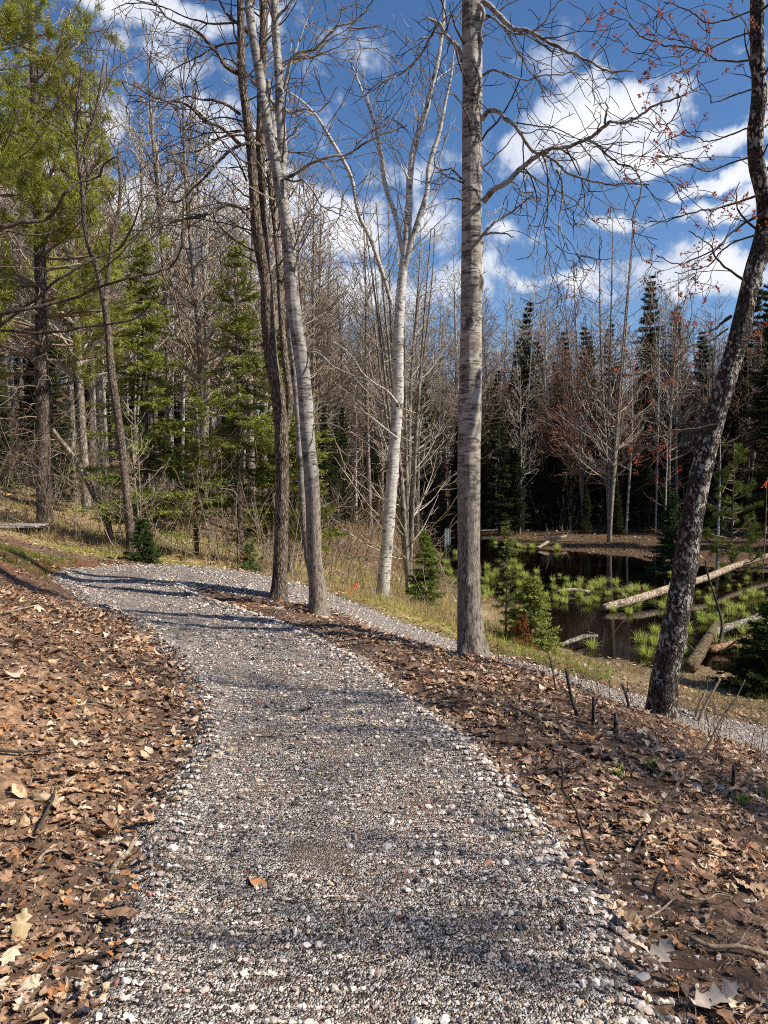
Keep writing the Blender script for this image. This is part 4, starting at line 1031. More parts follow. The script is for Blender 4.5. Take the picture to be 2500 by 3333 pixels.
place_spruce(make_spruce(69, .75, .42, .015, 'low dark green fir seedling at the far edge of the trail bend', name='young_fir', step=.06, per=6, twig=.03, ln=.045, wd=.013, z0=.03, ragged=.3, col=(.04, .07, .02), tipcol=(.10, .14, .04), cat='young tree'), 142, 13.6)
place_spruce(make_spruce(70, .5, .3, .012, 'tiny pale green fir seedling left of the pair of trunks at the trail edge', name='young_fir', step=.06, per=6, twig=.03, ln=.04, wd=.012, z0=.03, ragged=.3, col=(.10, .14, .05), tipcol=(.2, .24, .09), cat='young tree'), 249, 13.0)
place_spruce(make_spruce(71, 3.3, 1.0, .04, 'blue-green young fir on the far shore behind the leaning trunk', name='young_fir', step=.12, per=7, twig=.05, ln=.07, wd=.02, z0=.05, ragged=.3, col=(.05, .09, .035), tipcol=(.12, .17, .07), cat='young tree'), 673, 28)
place_spruce(make_spruce(72, 1.5, 1.0, .03, 'dark low fir at the right edge below the logs', name='young_fir', step=.09, per=7, twig=.04, ln=.05, wd=.015, z0=.05, ragged=.4, col=(.03, .05, .018), tipcol=(.08, .11, .035), cat='young tree'), 775, 12.0)

def place(o, px, Y, rz=0): 
    o.location = place_ground(px, Y); o.rotation_euler = (0, 0, rz); return o
place(make_pine(81, 21, .19, .20, 'tall yellow-green pine filling the upper left corner', nb=120, L0=.15, nper=20, ln=.13, wd=.014, deadn=40, col=(.33, .35, .075)), 44, 19.5)
place(make_pine(82, 19, .15, .35, 'second yellow-green pine cut by the left edge of the picture', nb=90, L0=.15, nper=20, ln=.13, wd=.014, deadn=30, col=(.33, .35, .075)), -12, 17.5)
place(make_pine(83, 14, .12, .35, 'smaller pine half hidden behind the tall left pine', nb=80, L0=.16, nper=16, ln=.14, wd=.018, deadn=20, col=(.17, .17, .045)), 92, 27)
place(make_pine(84, 5.0, .05, .12, 'young light green pine on the far shore right of the leaning trunk', nb=44, L0=.26, nper=16, ln=.12, wd=.015, deadn=6, name='young_pine', col=(.14, .17, .04)), 733, 27)

# ------------------------------------------------------------------ forest beyond, as individual copies
FB = dict(seg=[7, 5, 4, 3], wig=[.12, .18, .22, .2], up=[.08, .08, .06, .05], dens=[2.0, 2.6, 2, 0], ratio=[(.35, .6), (.35, .6), (.3, .5), (0, 0)], ang=(.4, .9), max=2, rmin=.013, lmin=.35)
G1 = 'bare grey trees on the wooded slope'; L1 = 'bare grey forest tree standing on the leafy slope behind the bend'
G2 = 'slender pale trees in the far woods'; L2 = 'slender pale-stemmed bare tree in the woods beyond the pond'
G3 = 'bare maples with red buds in the far woods'; L3 = 'bare maple with a haze of red buds behind the pond'
G4 = 'dark spruces behind the pond'; L4 = 'tall dark spruce in the dense stand behind the pond'
pro1 = [make_bare('bare_tree', 100 + i, 16 + 2 * (i % 3), .15 + .02 * (i % 2), (0, 0), 1, FB, M['grey_bark'], M[('twig', 'twig_pale')[i % 2]], .30, None, L1, 'tree', G1, (.13, .27), 56, up=.6) for i in range(4)]
pro2 = [make_bare('pale_tree', 120 + i, 15 + 1.5 * i, .09, (.05, .12), 1 + (i == 2), FB, M['pole_bark'], M['twig_pale'], .34, None, L2, 'tree', G2, (.10, .2), 50, up=.8) for i in range(3)]
pro3 = [make_bare('budding_maple', 140 + i, 13 + 1.5 * i, .11, (.06, .2), 2 + i % 2, FB, M['maple_bark'], M['twig_red'], .2, (.27, .115, .08), L3, 'tree', G3, (.16, .3), 70, tipk=3, tips_size=.08, up=.6) for i in range(3)]
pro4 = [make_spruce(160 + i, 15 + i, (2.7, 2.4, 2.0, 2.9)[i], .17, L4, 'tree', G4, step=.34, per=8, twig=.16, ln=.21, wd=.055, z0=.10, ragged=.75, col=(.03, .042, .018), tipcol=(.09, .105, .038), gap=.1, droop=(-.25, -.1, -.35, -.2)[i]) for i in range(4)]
used = set()
def put(pros, px, Y, sc=1.0, rz=None, dz=0):
    p = random.choice(pros)
    x = (px - 384) / F_PX * Y; loc = (x, Y, gz(x, Y) - .05 + dz)
    rz = random.uniform(0, 2 * PI) if rz is None else rz
    if p.name not in used:
        used.add(p.name); p.location = loc; p.rotation_euler = (0, 0, rz); p.scale = (sc,) * 3; return p
    return copy_tree(p, loc, rz, sc, tilt=(random.gauss(0, .02), random.gauss(0, .02)))
rr = random.Random(99)
def scatter_px(pros, n, px0, px1, Y0, Y1, s0=.85, s1=1.15, mind=1.0):
    pl = []
    tries = 0
    while len(pl) < n and tries < n * 30:
        tries += 1
        Y = rr.uniform(Y0 ** .5, Y1 ** .5) ** 2; px = rr.uniform(px0, px1); x = (px - 384) / F_PX * Y
        if any((x - a) ** 2 + (Y - b) ** 2 < mind ** 2 for a, b in pl): continue
        if in_poly(np.array([x]), np.array([Y]), POND)[0]: continue
        pl.append((x, Y)); put(pros, px, Y, rr.uniform(s0, s1))
scatter_px(pro1, 70, -40, 330, 24, 62, .8, 1.1, 1.5)
scatter_px(pro1, 80, -60, 480, 62, 105, .9, 1.25, 2.2)
scatter_px(pro1, 50, 460, 850, 66, 105, .85, 1.05, 2.2)
scatter_px(pro4, 40, 440, 830, 42, 62, .12, .32, 1.2)
scatter_px(pro2, 44, 300, 560, 42, 85, .85, 1.1, 1.4)
scatter_px(pro2, 20, 90, 300, 30, 60, .8, 1.05, 2)
scatter_px(pro2, 20, 540, 830, 58, 95, .85, 1.05, 2)
scatter_px(pro3, 38, 470, 820, 43, 75, .7, 1.05, 1.8)
scatter_px(pro2, 10, 490, 800, 41, 50, .6, .9, 2)
scatter_px(pro1, 12, 490, 800, 42, 52, .5, .85, 2)
scatter_px(pro3, 5, 310, 470, 45, 70, .6, .85, 2)
scatter_px(pro1, 26, 310, 490, 38, 70, .65, .9, 1.6)
scatter_px(pro4, 64, 495, 840, 45, 74, .5, .86, 1.8)
scatter_px(pro4, 34, 310, 500, 44, 72, .36, .56, 2.0)
scatter_px(pro4, 30, 20, 330, 46, 90, .35, .62, 2.0)
for px, Y, s in ((522, 50, .86), (650, 56, .98), (676, 52, .92), (700, 55, .9), (742, 46, .9), (775, 42, .9), (590, 60, .85), (560, 46, .5), (480, 44, .45), (345, 36, .36), (332, 34, .3), (640, 44, .5), (795, 34, .85), (500, 43, .55), (462, 46, .5)):
    put(pro4, px, Y, s)
scatter_px(pro4, 8, -40, 60, 22, 34, .2, .36, 1.6)
scatter_px(pro4, 8, 60, 330, 30, 46, .22, .4, 1.6)
# ------------------------------------------------------------------ off-frame trees that shade the slope, plus unseen ones added to cut light
def off(x, y, s, k, i=[0]):
    i[0] += 1
    D = {1: pro1, 2: pro2, 4: pro4, 3: pro3}[k]; p = D[i[0] % len(D)]
    copy_tree(p, (x, y, gz(x, y) - .05), i[0] * 1.3, s, 'unseen bare tree outside the picture that blocks light' if k != 4 else 'unseen dark spruce outside the picture that blocks light', 'trees outside the picture')
for a_ in [(9.3, 2.5, .8, 2), (10.4, 1.9, .85, 2), (8.2, 3.0, .7, 3), (11.5, 2.6, .8, 3), (7.4, .6, .6, 2), (10.5, -1.4, .8, 3), (9, -2.4, .8, 2), (6.4, 3.9, .5, 2), (12, -.4, .9, 2), (17, -3.5, 1.0, 4), (15.5, -6.5, .9, 1), (19, -9, 1, 4),
           (30, 24, 1, 4), (33, 28, .9, 4), (30, 31, 1, 4), (36, 32, 1.05, 4), (34, 37, 1, 4), (39, 36, 1, 4), (33, 42, 1, 4), (38, 44, 1, 4), (43, 30, 1, 4), (28, 34.5, .8, 4), (45, 40, 1, 4), (26, 29, .5, 1),  # unseen trees added at far right to shade the far shore
           (5, -6, .8, 1), (1, -8, .9, 1), (-4, -7, .9, 4), (-8, -3, .9, 1), (-9, 2, .9, 4), (-8.5, 6.5, .8, 1), (-12, 8, 1, 4), (-13, -4, 1, 4), (-3, -13, 1, 4), (4, -14, 1, 4), (10, -10, 1, 4), (-9, -11, 1, 1), (-11, 13, .9, 1), (-15, 16, 1, 1), (-14, 3, 1, 1)]:  # ring of unseen trees added behind and left to block sky light
    off(*a_)

# ------------------------------------------------------------------ gravel stones
ICO = None
def ico():
    g = (1 + 5 ** .5) / 2
    V = np.array([(-1, g, 0), (1, g, 0), (-1, -g, 0), (1, -g, 0), (0, -1, g), (0, 1, g), (0, -1, -g), (0, 1, -g), (g, 0, -1), (g, 0, 1), (-g, 0, -1), (-g, 0, 1)], float)
    V /= np.linalg.norm(V[0])
    F = np.array([(0, 11, 5), (0, 5, 1), (0, 1, 7), (0, 7, 10), (0, 10, 11), (1, 5, 9), (5, 11, 4), (11, 10, 2), (10, 7, 6), (7, 1, 8), (3, 9, 4), (3, 4, 2), (3, 2, 6), (3, 6, 8), (3, 8, 9), (4, 9, 5), (2, 4, 11), (6, 2, 10), (8, 6, 7), (9, 8, 1)])
    return V, F
def rot_mats(n, rs, maxtilt=PI):
    a = rs.uniform(0, 2 * PI, n); t = rs.uniform(0, maxtilt, n); b = rs.uniform(0, 2 * PI, n)
    ca, sa, ct, st, cb, sb = np.cos(a), np.sin(a), np.cos(t), np.sin(t), np.cos(b), np.sin(b)
    Z = np.zeros(n); O = np.ones(n)
    Rz = np.stack([ca, -sa, Z, sa, ca, Z, Z, Z, O], 1).reshape(n, 3, 3)
    Rx = np.stack([O, Z, Z, Z, ct, -st, Z, st, ct], 1).reshape(n, 3, 3)
    Rb = np.stack([cb, -sb, Z, sb, cb, Z, Z, Z, O], 1).reshape(n, 3, 3)
    return Rz @ Rx @ Rb
STONE_COLS = np.array([(.86, .79, .70), (.74, .63, .54), (.60, .485, .40), (.43, .335, .265), (.24, .215, .20), (.085, .085, .085), (.06, .065, .07), (.55, .41, .29), (.36, .17, .13), (.66, .50, .28), (.64, .52, .45), (.35, .285, .235)])
STONE_P = np.array([.23, .16, .12, .09, .11, .11, .07, .05, .03, .03, .07, .04]); STONE_P = STONE_P / STONE_P.sum()
def stones(name, P, S, rs, label, kind='stuff', zsink=.25):
    n = len(P); V0, F0 = ico(); nv = len(V0)
    V = V0[None] * (1 + rs.normal(0, .16, (n, nv, 1)))
    V = V * (np.stack([rs.uniform(.8, 1.35, n), rs.uniform(.6, 1.0, n), rs.uniform(.4, .75, n)], 1))[:, None, :]
    V = np.einsum('nij,nvj->nvi', rot_mats(n, rs, .6), V) * S[:, None, None]
    V = V + P[:, None, :]; V[..., 2] += (S * zsink)[:, None]
    F = F0[None] + (np.arange(n) * nv)[:, None, None]
    ci = rs.choice(len(STONE_COLS), n, p=STONE_P)
    C = STONE_COLS[ci] * rs.uniform(.75, 1.2, (n, 1))
    o = mesh_obj(name, V.reshape(-1, 3), F.reshape(-1, 3), M['stones'], cols=np.repeat(C, nv, 0))
    return tag(o, kind=kind, label=label)
def path_surface(A, B, i, t):
    P = A[i] * (1 - t)[:, None] + B[i] * t[:, None]
    x, y = P[:, 0], P[:, 1]; e = np.abs(t - .5) * 2
    z = ground_z(x, y, False) + .032 - sstep(e, .84, 1.12) * .075 + (fbm(x * 3, y * 3, 31) - .5) * .025 + (fbm(x * 9, y * 9, 32, 2) - .5) * .018 + np.exp(-((e - .86) / .1) ** 2) * .018
    g = ground_z(x, y, True)
    return np.stack([x, y, np.maximum(z, g)], 1)
def build_stones():
    rs = np.random.RandomState(5)
    A, B = PA, PB
    mid = (A + B) / 2
    seg = np.concatenate([[0], np.linalg.norm(np.diff(mid, axis=0), axis=1)]); wid = np.linalg.norm(A - B, axis=1)
    dist = np.linalg.norm(mid, axis=1)
    vis = (mid[:, 1] > 1.7)
    dens = np.interp(dist, [1.5, 3.2, 4.5, 6.5, 9, 13], [5200, 4600, 3300, 1900, 1000, 500])
    lam = seg * wid * dens * vis * (mid[:, 0] < 6)
    i = rs.choice(len(A), int(lam.sum()), p=lam / lam.sum())
    # stones pushed to the edges are larger and more frequent
    t = rs.uniform(-.03, 1.03, len(i)); ed = rs.rand(len(i)) < .24
    t = np.where(ed, np.where(rs.rand(len(i)) < .42, rs.normal(.05, .04, len(i)), rs.normal(.95, .045, len(i))), t)
    P = path_surface(A, B, i, t)
    # packed dirt shows through in places
    keep = (fbm(P[:, 0] * 2.6, P[:, 1] * 2.6, 61, 5) < .54 + .22 * rs.rand(len(P)) + .2 * sstep(np.abs(t - .5), .3, .45))
    P, t, i = P[keep], t[keep], i[keep]
    big = np.clip(np.abs(t - .5) * 2, 0, 1) ** 4 * np.where(t < .5, .45, 1)
    S = .0037 * np.exp(rs.normal(0, .55, len(P))) * (1 + 1.0 * big) * np.interp(P[:, 1], [2, 5, 9, 13], [1, 1.2, 1.7, 2.3])
    S = np.clip(S, .0022, .018)
    m = rs.rand(len(P)) < .03; S[m] = np.maximum(S[m], .006) * 1.3
    stones('gravel_stones', P, S, rs, 'loose crushed stones covering the trail')
    # strays beside the trail
    n = 5200; i = rs.choice(np.where(vis & (dist < 9))[0], n); t = np.where(rs.rand(n) < .4, -np.abs(rs.normal(0, .08, n)), 1 + np.abs(rs.normal(0, .09, n)))
    P = A[i] * (1 - t)[:, None] + B[i] * t[:, None]; P = np.stack([P[:, 0], P[:, 1], ground_z(P[:, 0], P[:, 1])], 1)
    stones('stray_stones', P, .005 * np.exp(rs.normal(0, .4, n)), rs, 'stray stones strewn along the trail edges')
build_stones()

# ------------------------------------------------------------------ dead leaves
def leaf_template(kind, seed, n=7):
    rs = np.random.RandomState(seed)
    if kind == 'maple':
        ang, rad = [], []
        tips = [0, 1, 2.15, 3.14 + .0, -2.15, -1]
        lobes = [(0, 1.0), (.95, .85), (1.95, .55), (3.14, .15), (-1.95, .55), (-.95, .85)]
        pts = []
        L = sorted([(a, r, 1) for a, r in lobes] + [(.45, .42, 0), (1.45, .38, 0), (2.6, .3, 0), (-.45, .42, 0), (-1.45, .38, 0), (-2.6, .3, 0)] + [(a + s * .2, r * .68, 0) for a, r in lobes[:3] for s in (-1, 1)] + [(-a + s * .2, r * .68, 0) for a, r in lobes[1:3] for s in (-1, 1)], key=lambda q: q[0])
        P = np.array([(math.cos(a) * r * rs.uniform(.9, 1.1) * .55, math.sin(a) * r * .55, 0) for a, r, _ in L])
        V = np.concatenate([[[0, 0, 0]], P]); m = len(P)
        F = np.array([(0, 1 + i, 1 + (i + 1) % m) for i in range(m)])
    else:
        t = np.linspace(0, 1, n)
        if kind == 'oak':
            w = .30 * np.sin(PI * np.clip(t, .03, .97)) ** .6 * (.62 + .38 * np.abs(np.cos(t * PI * 3.5 + .3)) * 1.2)
            w[1::2] *= .55
        else:
            w = .30 * np.sin(PI * np.clip(t, .02, .98)) ** .8
        w = w * rs.uniform(.9, 1.1, n)
        x = t - .5
        Vm = np.stack([x, 0 * t, 0 * t], 1); Vl = np.stack([x + .06 * (w > .2), w, 0 * t], 1); Vr = np.stack([x + .06 * (w > .2), -w, 0 * t], 1)
        V = np.concatenate([Vm, Vl, Vr]); F = []
        for i in range(n - 1):
            for a, b in ((0, n), (0, 2 * n)):
                q = (i, i + 1, b + i + 1, b + i)
                if b == n: F += [(q[0], q[1], q[2]), (q[0], q[2], q[3])]
                else: F += [(q[0], q[2], q[1]), (q[0], q[3], q[2])]
        F = np.array(F)
    # curl
    k1, k2 = rs.uniform(-.9, 1.1), rs.uniform(.2, 1.6) * rs.choice([-1, 1], p=[.3, .7])
    x, y = V[:, 0].copy(), V[:, 1].copy()
    V[:, 2] = k1 * x * x + k2 * y * y + .25 * x * y * rs.normal() + rs.normal(0, .025, len(V)) 
    V[:, 1] = y * (1 - .25 * abs(k2) * np.abs(y))
    return V, F
LEAF_COLS = np.array([(.48, .33, .19), (.34, .20, .115), (.38, .18, .075), (.17, .095, .052), (.58, .46, .32), (.26, .15, .085), (.46, .30, .20), (.10, .06, .036), (.40, .26, .16), (.20, .12, .075), (.13, .08, .05)])
def leaves(name, P, S, rs, label, kinds=('oak', 'maple', 'oval', 'maple', 'oak', 'oval'), nt=12, n=7, tilt=.55, cm=1.0, probs=None, colsel=None, N=None):
    Vs, Fs, Cs, off = [], [], [], 0
    idx = rs.randint(0, nt, len(P))
    for k in range(nt):
        s = np.where(idx == k)[0]
        if not len(s): continue
        V0, F0 = leaf_template(kinds[k % len(kinds)], 900 + k, n); m = len(s); nv = len(V0)
        Rm = rot_mats(m, rs, 1.0); tl = np.abs(rs.normal(0, tilt, m)); 
        a = rs.uniform(0, 2 * PI, m); b = rs.uniform(0, 2 * PI, m); ca, sa, ct, st, cb, sb = np.cos(a), np.sin(a), np.cos(tl), np.sin(tl), np.cos(b), np.sin(b)
        Z = np.zeros(m); O = np.ones(m)
        R = np.stack([ca, -sa, Z, sa, ca, Z, Z, Z, O], 1).reshape(m, 3, 3) @ np.stack([O, Z, Z, Z, ct, -st, Z, st, ct], 1).reshape(m, 3, 3) @ np.stack([cb, -sb, Z, sb, cb, Z, Z, Z, O], 1).reshape(m, 3, 3)
        V = np.einsum('nij,nvj->nvi', R, np.repeat(V0[None], m, 0) * rs.uniform(.6, 1.0, (m, 1, 1))) * S[s][:, None, None]
        zmin = V[..., 2].min(1)
        V = V + P[s][:, None, :]; V[..., 2] += (-zmin * .75 + rs.uniform(0, .012, m))[:, None]
        Vs.append(V.reshape(-1, 3)); Fs.append((F0[None] + (np.arange(m) * nv)[:, None, None] + off).reshape(-1, 3)); off += m * nv
        ci = rs.choice(len(LEAF_COLS), m, p=probs); C = np.clip(LEAF_COLS[ci] * rs.uniform(.75, 1.35, (m, 1)) * cm * 1.16, 0, .8)
        C = np.repeat(C, nv, 0) * rs.uniform(.85, 1.12, (m * nv, 1)); Cs.append(C)
    o = mesh_obj(name, np.concatenate(Vs), np.concatenate(Fs), M['leaves'], cols=np.concatenate(Cs))
    return tag(o, kind='stuff', label=label)
def leaf_density(x, y):
    e = poly_dist(x, y, PATH_POLY); ins = in_poly(x, y, PATH_POLY)
    lx = np.interp(y, [0, 4, 6, 9, 12], [-1.0, -1.1, -1.6, -3.4, -4.6])
    left = x < lx
    n = fbm(x * 1.1, y * 1.1, 71); n2 = fbm(x * 3.5, y * 3.5, 72)
    dR = .45 + .5 * sstep(n, .35, .6) - .55 * sstep(n2, .56, .68)
    dL = .05 + .36 * sstep(n, .48, .68) + .75 * np.exp(-((e - .18) / .22) ** 2) + .7 * sstep(3.4, y, 2.6) * 1.0
    dL = np.where(y < 3.2, np.maximum(dL, .85), dL)
    d = np.where(left, dL, dR)
    d = d * np.where(left & (y > 8.8), .35, 1)
    el = np.where(x < np.interp(y, [0, 4, 6, 9, 12], [0, -.2, -.9, -2.5, -3.5]), .2, .1)
    d = np.where(ins, np.where(e < el, .55 * (1 - e / el), .005), d)
    w = sstep(y + x * .35, 13.6, 12.0)
    d = d * (w * .96 + .04)
    b = sstep(x, 2.0, 3.4) * sstep(y, 8.8, 10)
    d = np.maximum(d, b * .22 * sstep(y, 16, 14))
    return np.clip(d, 0, 1)
def build_leaves():
    rs = np.random.RandomState(8)
    def samp(N, y0, y1, side=.62):
        y = rs.uniform(y0, y1, N); w = y * side + .5; x = rs.uniform(-1, 1, N) * w
        k = rs.rand(N) < leaf_density(x, y) * (w / (y1 * side + .5))
        return x[k], y[k]
    for nm, N, y0, y1, n, sz, lab in (('leaf_litter', 13000, 1.5, 4.2, 9, .068, 'brown oak and maple leaves littering the ground nearest the viewer'),
                                      ('leaf_litter', 27000, 4.2, 8.0, 5, .068, 'brown leaf litter over the crest and both banks'),
                                      ('leaf_litter', 26000, 8.0, 15.5, 4, .078, 'leaf litter around the lower trail')):
        x, y = samp(N, y0, y1)
        P = np.stack([x, y, ground_z(x, y) + .004], 1)
        ins = in_poly(x, y, PATH_POLY); P[ins, 2] += .035
        S = sz * np.exp(rs.normal(0, .28, len(x)))
        left = x < -.9
        leaves(nm, P, S, rs, lab, n=n, tilt=.30)
    x, y = samp(34000, 1.6, 6.5); k = rs.rand(len(x)) < .7; x, y = x[k], y[k]
    P = np.stack([x, y, ground_z(x, y) + .002], 1); ins = in_poly(x, y, PATH_POLY); P[ins, 2] += .035
    leaves('leaf_fragments', P, .026 * np.exp(rs.normal(0, .4, len(x))), rs, 'broken leaf fragments between the larger leaves', kinds=('oval', 'maple'), nt=6, n=3, tilt=.4, cm=.85)
    # forest floor beyond
    N = 26000; y = rs.uniform(3.9, 7.6, N) ** 2; x = rs.uniform(-.58, .58, N) * y
    pin = in_poly(x, y, POND); k = ~pin & (fbm(x * .5, y * .5, 77) > .4); x, y = x[k], y[k]
    P = np.stack([x, y, ground_z(x, y) + .01], 1)
    leaves('leaf_litter', P, .13 * np.exp(rs.normal(0, .3, len(x))), rs, 'fallen leaves on the far forest floor and shores', n=4, tilt=.5, cm=.9)
build_leaves()

# ------------------------------------------------------------------ small twigs and needles on the ground
def build_debris():
    rs = np.random.RandomState(14); rg = random.Random(14); L = []; cols = []
    pal = [(.30, .22, .15), (.13, .09, .065), (.42, .34, .25), (.20, .14, .10), (.06, .045, .038)]
    def add(n, y0, y1, l0, l1, r, onpath):
        k = 0
        while k < n:
            y = rg.uniform(y0, y1); x = rg.uniform(-.6, .6) * (y + .8)
            ins = bool(in_poly(np.array([x]), np.array([y]), PATH_POLY)[0])
            if ins and rg.random() > onpath: continue
            a = rg.uniform(0, 2 * PI); l = rg.uniform(l0, l1) * rg.uniform(.4, 1); m = 5; pts = []
            xs, ys = [], []
            for q in range(m):
                xs.append(x); ys.append(y); a += rg.gauss(0, .22); x += math.cos(a) * l / m; y += math.sin(a) * l / m
            L.append((xs, ys, rg.uniform(.005, .02) + (.035 if ins else 0), r * rg.uniform(.5, 1.2), ins)); cols.append(pal[rg.randrange(5)])
            k += 1
    add(2200, 1.8, 5, .04, .28, .0016, .16); add(2200, 5, 11, .1, .5, .003, .10); add(1600, 1.8, 4.5, .02, .09, .0008, .35)
    X = np.array([l[0] for l in L]); Y = np.array([l[1] for l in L]); Z = ground_z(X.ravel(), Y.ravel()).reshape(X.shape) + np.array([l[2] for l in L])[:, None] + rs.uniform(0, .006, X.shape)
    polys = [(np.stack([X[i], Y[i], Z[i]], 1), np.array([1, 1, .9, .75, .5]) * L[i][3]) for i in range(len(L))]
    V, F = tubes(polys, 4)
    o = mesh_obj('twig_debris', V, F, M['debris'], cols=np.repeat(np.array(cols), 20, 0))
    tag(o, kind='stuff', label='fine dead twigs and needles strewn over the ground')
build_debris()

# ------------------------------------------------------------------ grass, moss tufts and brush beyond the trail
def blades(P, H, Wd, rs, lean=.35, az=None, azj=None):
    n = len(P); a = rs.uniform(0, 2 * PI, n) if az is None else az
    l = np.abs(rs.normal(0, lean, n)); D = np.stack([np.cos(a) * l, np.sin(a) * l, np.ones(n)], 1); D /= np.linalg.norm(D, axis=1, keepdims=True)
    b = rs.uniform(0, 2 * PI, n); S = np.stack([np.cos(b), np.sin(b), 0 * b], 1) * (Wd / 2)[:, None]
    m = P + D * (H * .55)[:, None]; O = np.stack([np.cos(a), np.sin(a), 0 * a], 1)
    t = P + D * (H * .95)[:, None] + O * (H * l * .7)[:, None]; t[:, 2] -= H * l * .25
    V = np.stack([P - S, P + S, m + S * .7, m - S * .7, t], 1).reshape(-1, 3); k = np.arange(n)[:, None] * 5
    Fq = k + np.array([[0, 1, 2, 3]]); Ft = k + np.array([[3, 2, 4]])
    return V, [Fq, Ft]
def build_grass():
    rs = np.random.RandomState(21)
    def zone(name, N, y0, y1, x0f, x1f, dens, Hm, Wm, cols, label, lean=.4):
        y = rs.uniform(y0 ** .5, y1 ** .5, N) ** 2; x = rs.uniform(x0f, x1f, N) * y
        k = rs.rand(N) < dens(x, y); x, y = x[k], y[k]
        k = ~in_poly(x, y, PATH_POLY); x, y = x[k], y[k]
        P = np.stack([x, y, ground_z(x, y) - .01], 1); n = len(x)
        H = Hm * np.exp(rs.normal(0, .35, n)); W = Wm * rs.uniform(.6, 1.3, n)
        V, F = blades(P, H, W, rs, lean)
        c = np.array(cols)[rs.randint(0, len(cols), n)] * rs.uniform(.7, 1.2, (n, 1))
        tag(mesh_obj(name, V, F, M['grass'], cols=np.repeat(c, 5, 0)), kind='stuff', label=label)
    notpond = lambda x, y: (~in_poly(x, y, POND)).astype(float)
    zone('dead_grass', 60000, 12.2, 26, -.5, .17, lambda x, y: sstep(y + x * .35, 12.0, 12.8) * sstep(fbm(x * .8, y * .8, 81), .36, .55) * notpond(x, y), .17, .008, [(.55, .43, .22), (.46, .34, .17), (.62, .5, .29), (.38, .28, .13)], 'tan dead grass beyond the trail', .6)
    zone('green_grass', 52000, 11.8, 22, -.5, .2, lambda x, y: sstep(y + x * .35, 12.0, 12.6) * sstep(fbm(x * .7, y * .7, 83), .50, .62), .06, .008, [(.40, .42, .07), (.50, .46, .10), (.28, .33, .06)], 'low green moss and new grass beyond the bend', .6)
    zone('green_grass', 9000, 8.2, 12.5, -.52, -.40, lambda x, y: sstep(y, 9.4, 10.5) * .8, .07, .006, [(.17, .24, .05), (.24, .28, .07)], 'fringe of green grass behind the red soil mound', .5)
    zone('green_grass', 8000, 8.0, 12.6, .13, .30, lambda x, y: ((x / y > .135) & (y > 8.2) & (fbm(x * 2, y * 2, 85) > .5)).astype(float), .09, .006, [(.32, .46, .07), (.46, .52, .10), (.42, .36, .13)], 'bright green grass between aspen and pond', .5)
    zone('dead_grass', 26000, 8.8, 16.5, .1, .62, lambda x, y: (y + .0 * x > 9.6) * notpond(x, y) * sstep(fbm(x * 1.2, y * 1.2, 87), .42, .6), .12, .006, [(.33, .25, .13), (.25, .18, .09), (.18, .17, .06), (.4, .32, .2)], 'short dead grass on the near pond shore', .7)
    zone('dead_grass', 36000, 26, 52, -.45, .6, lambda x, y: notpond(x, y) * sstep(fbm(x * .4, y * .4, 88), .4, .55), .16, .02, [(.30, .22, .12), (.22, .15, .08), (.16, .17, .06)], 'dead grass on the far shore and slope', .7)
build_grass()

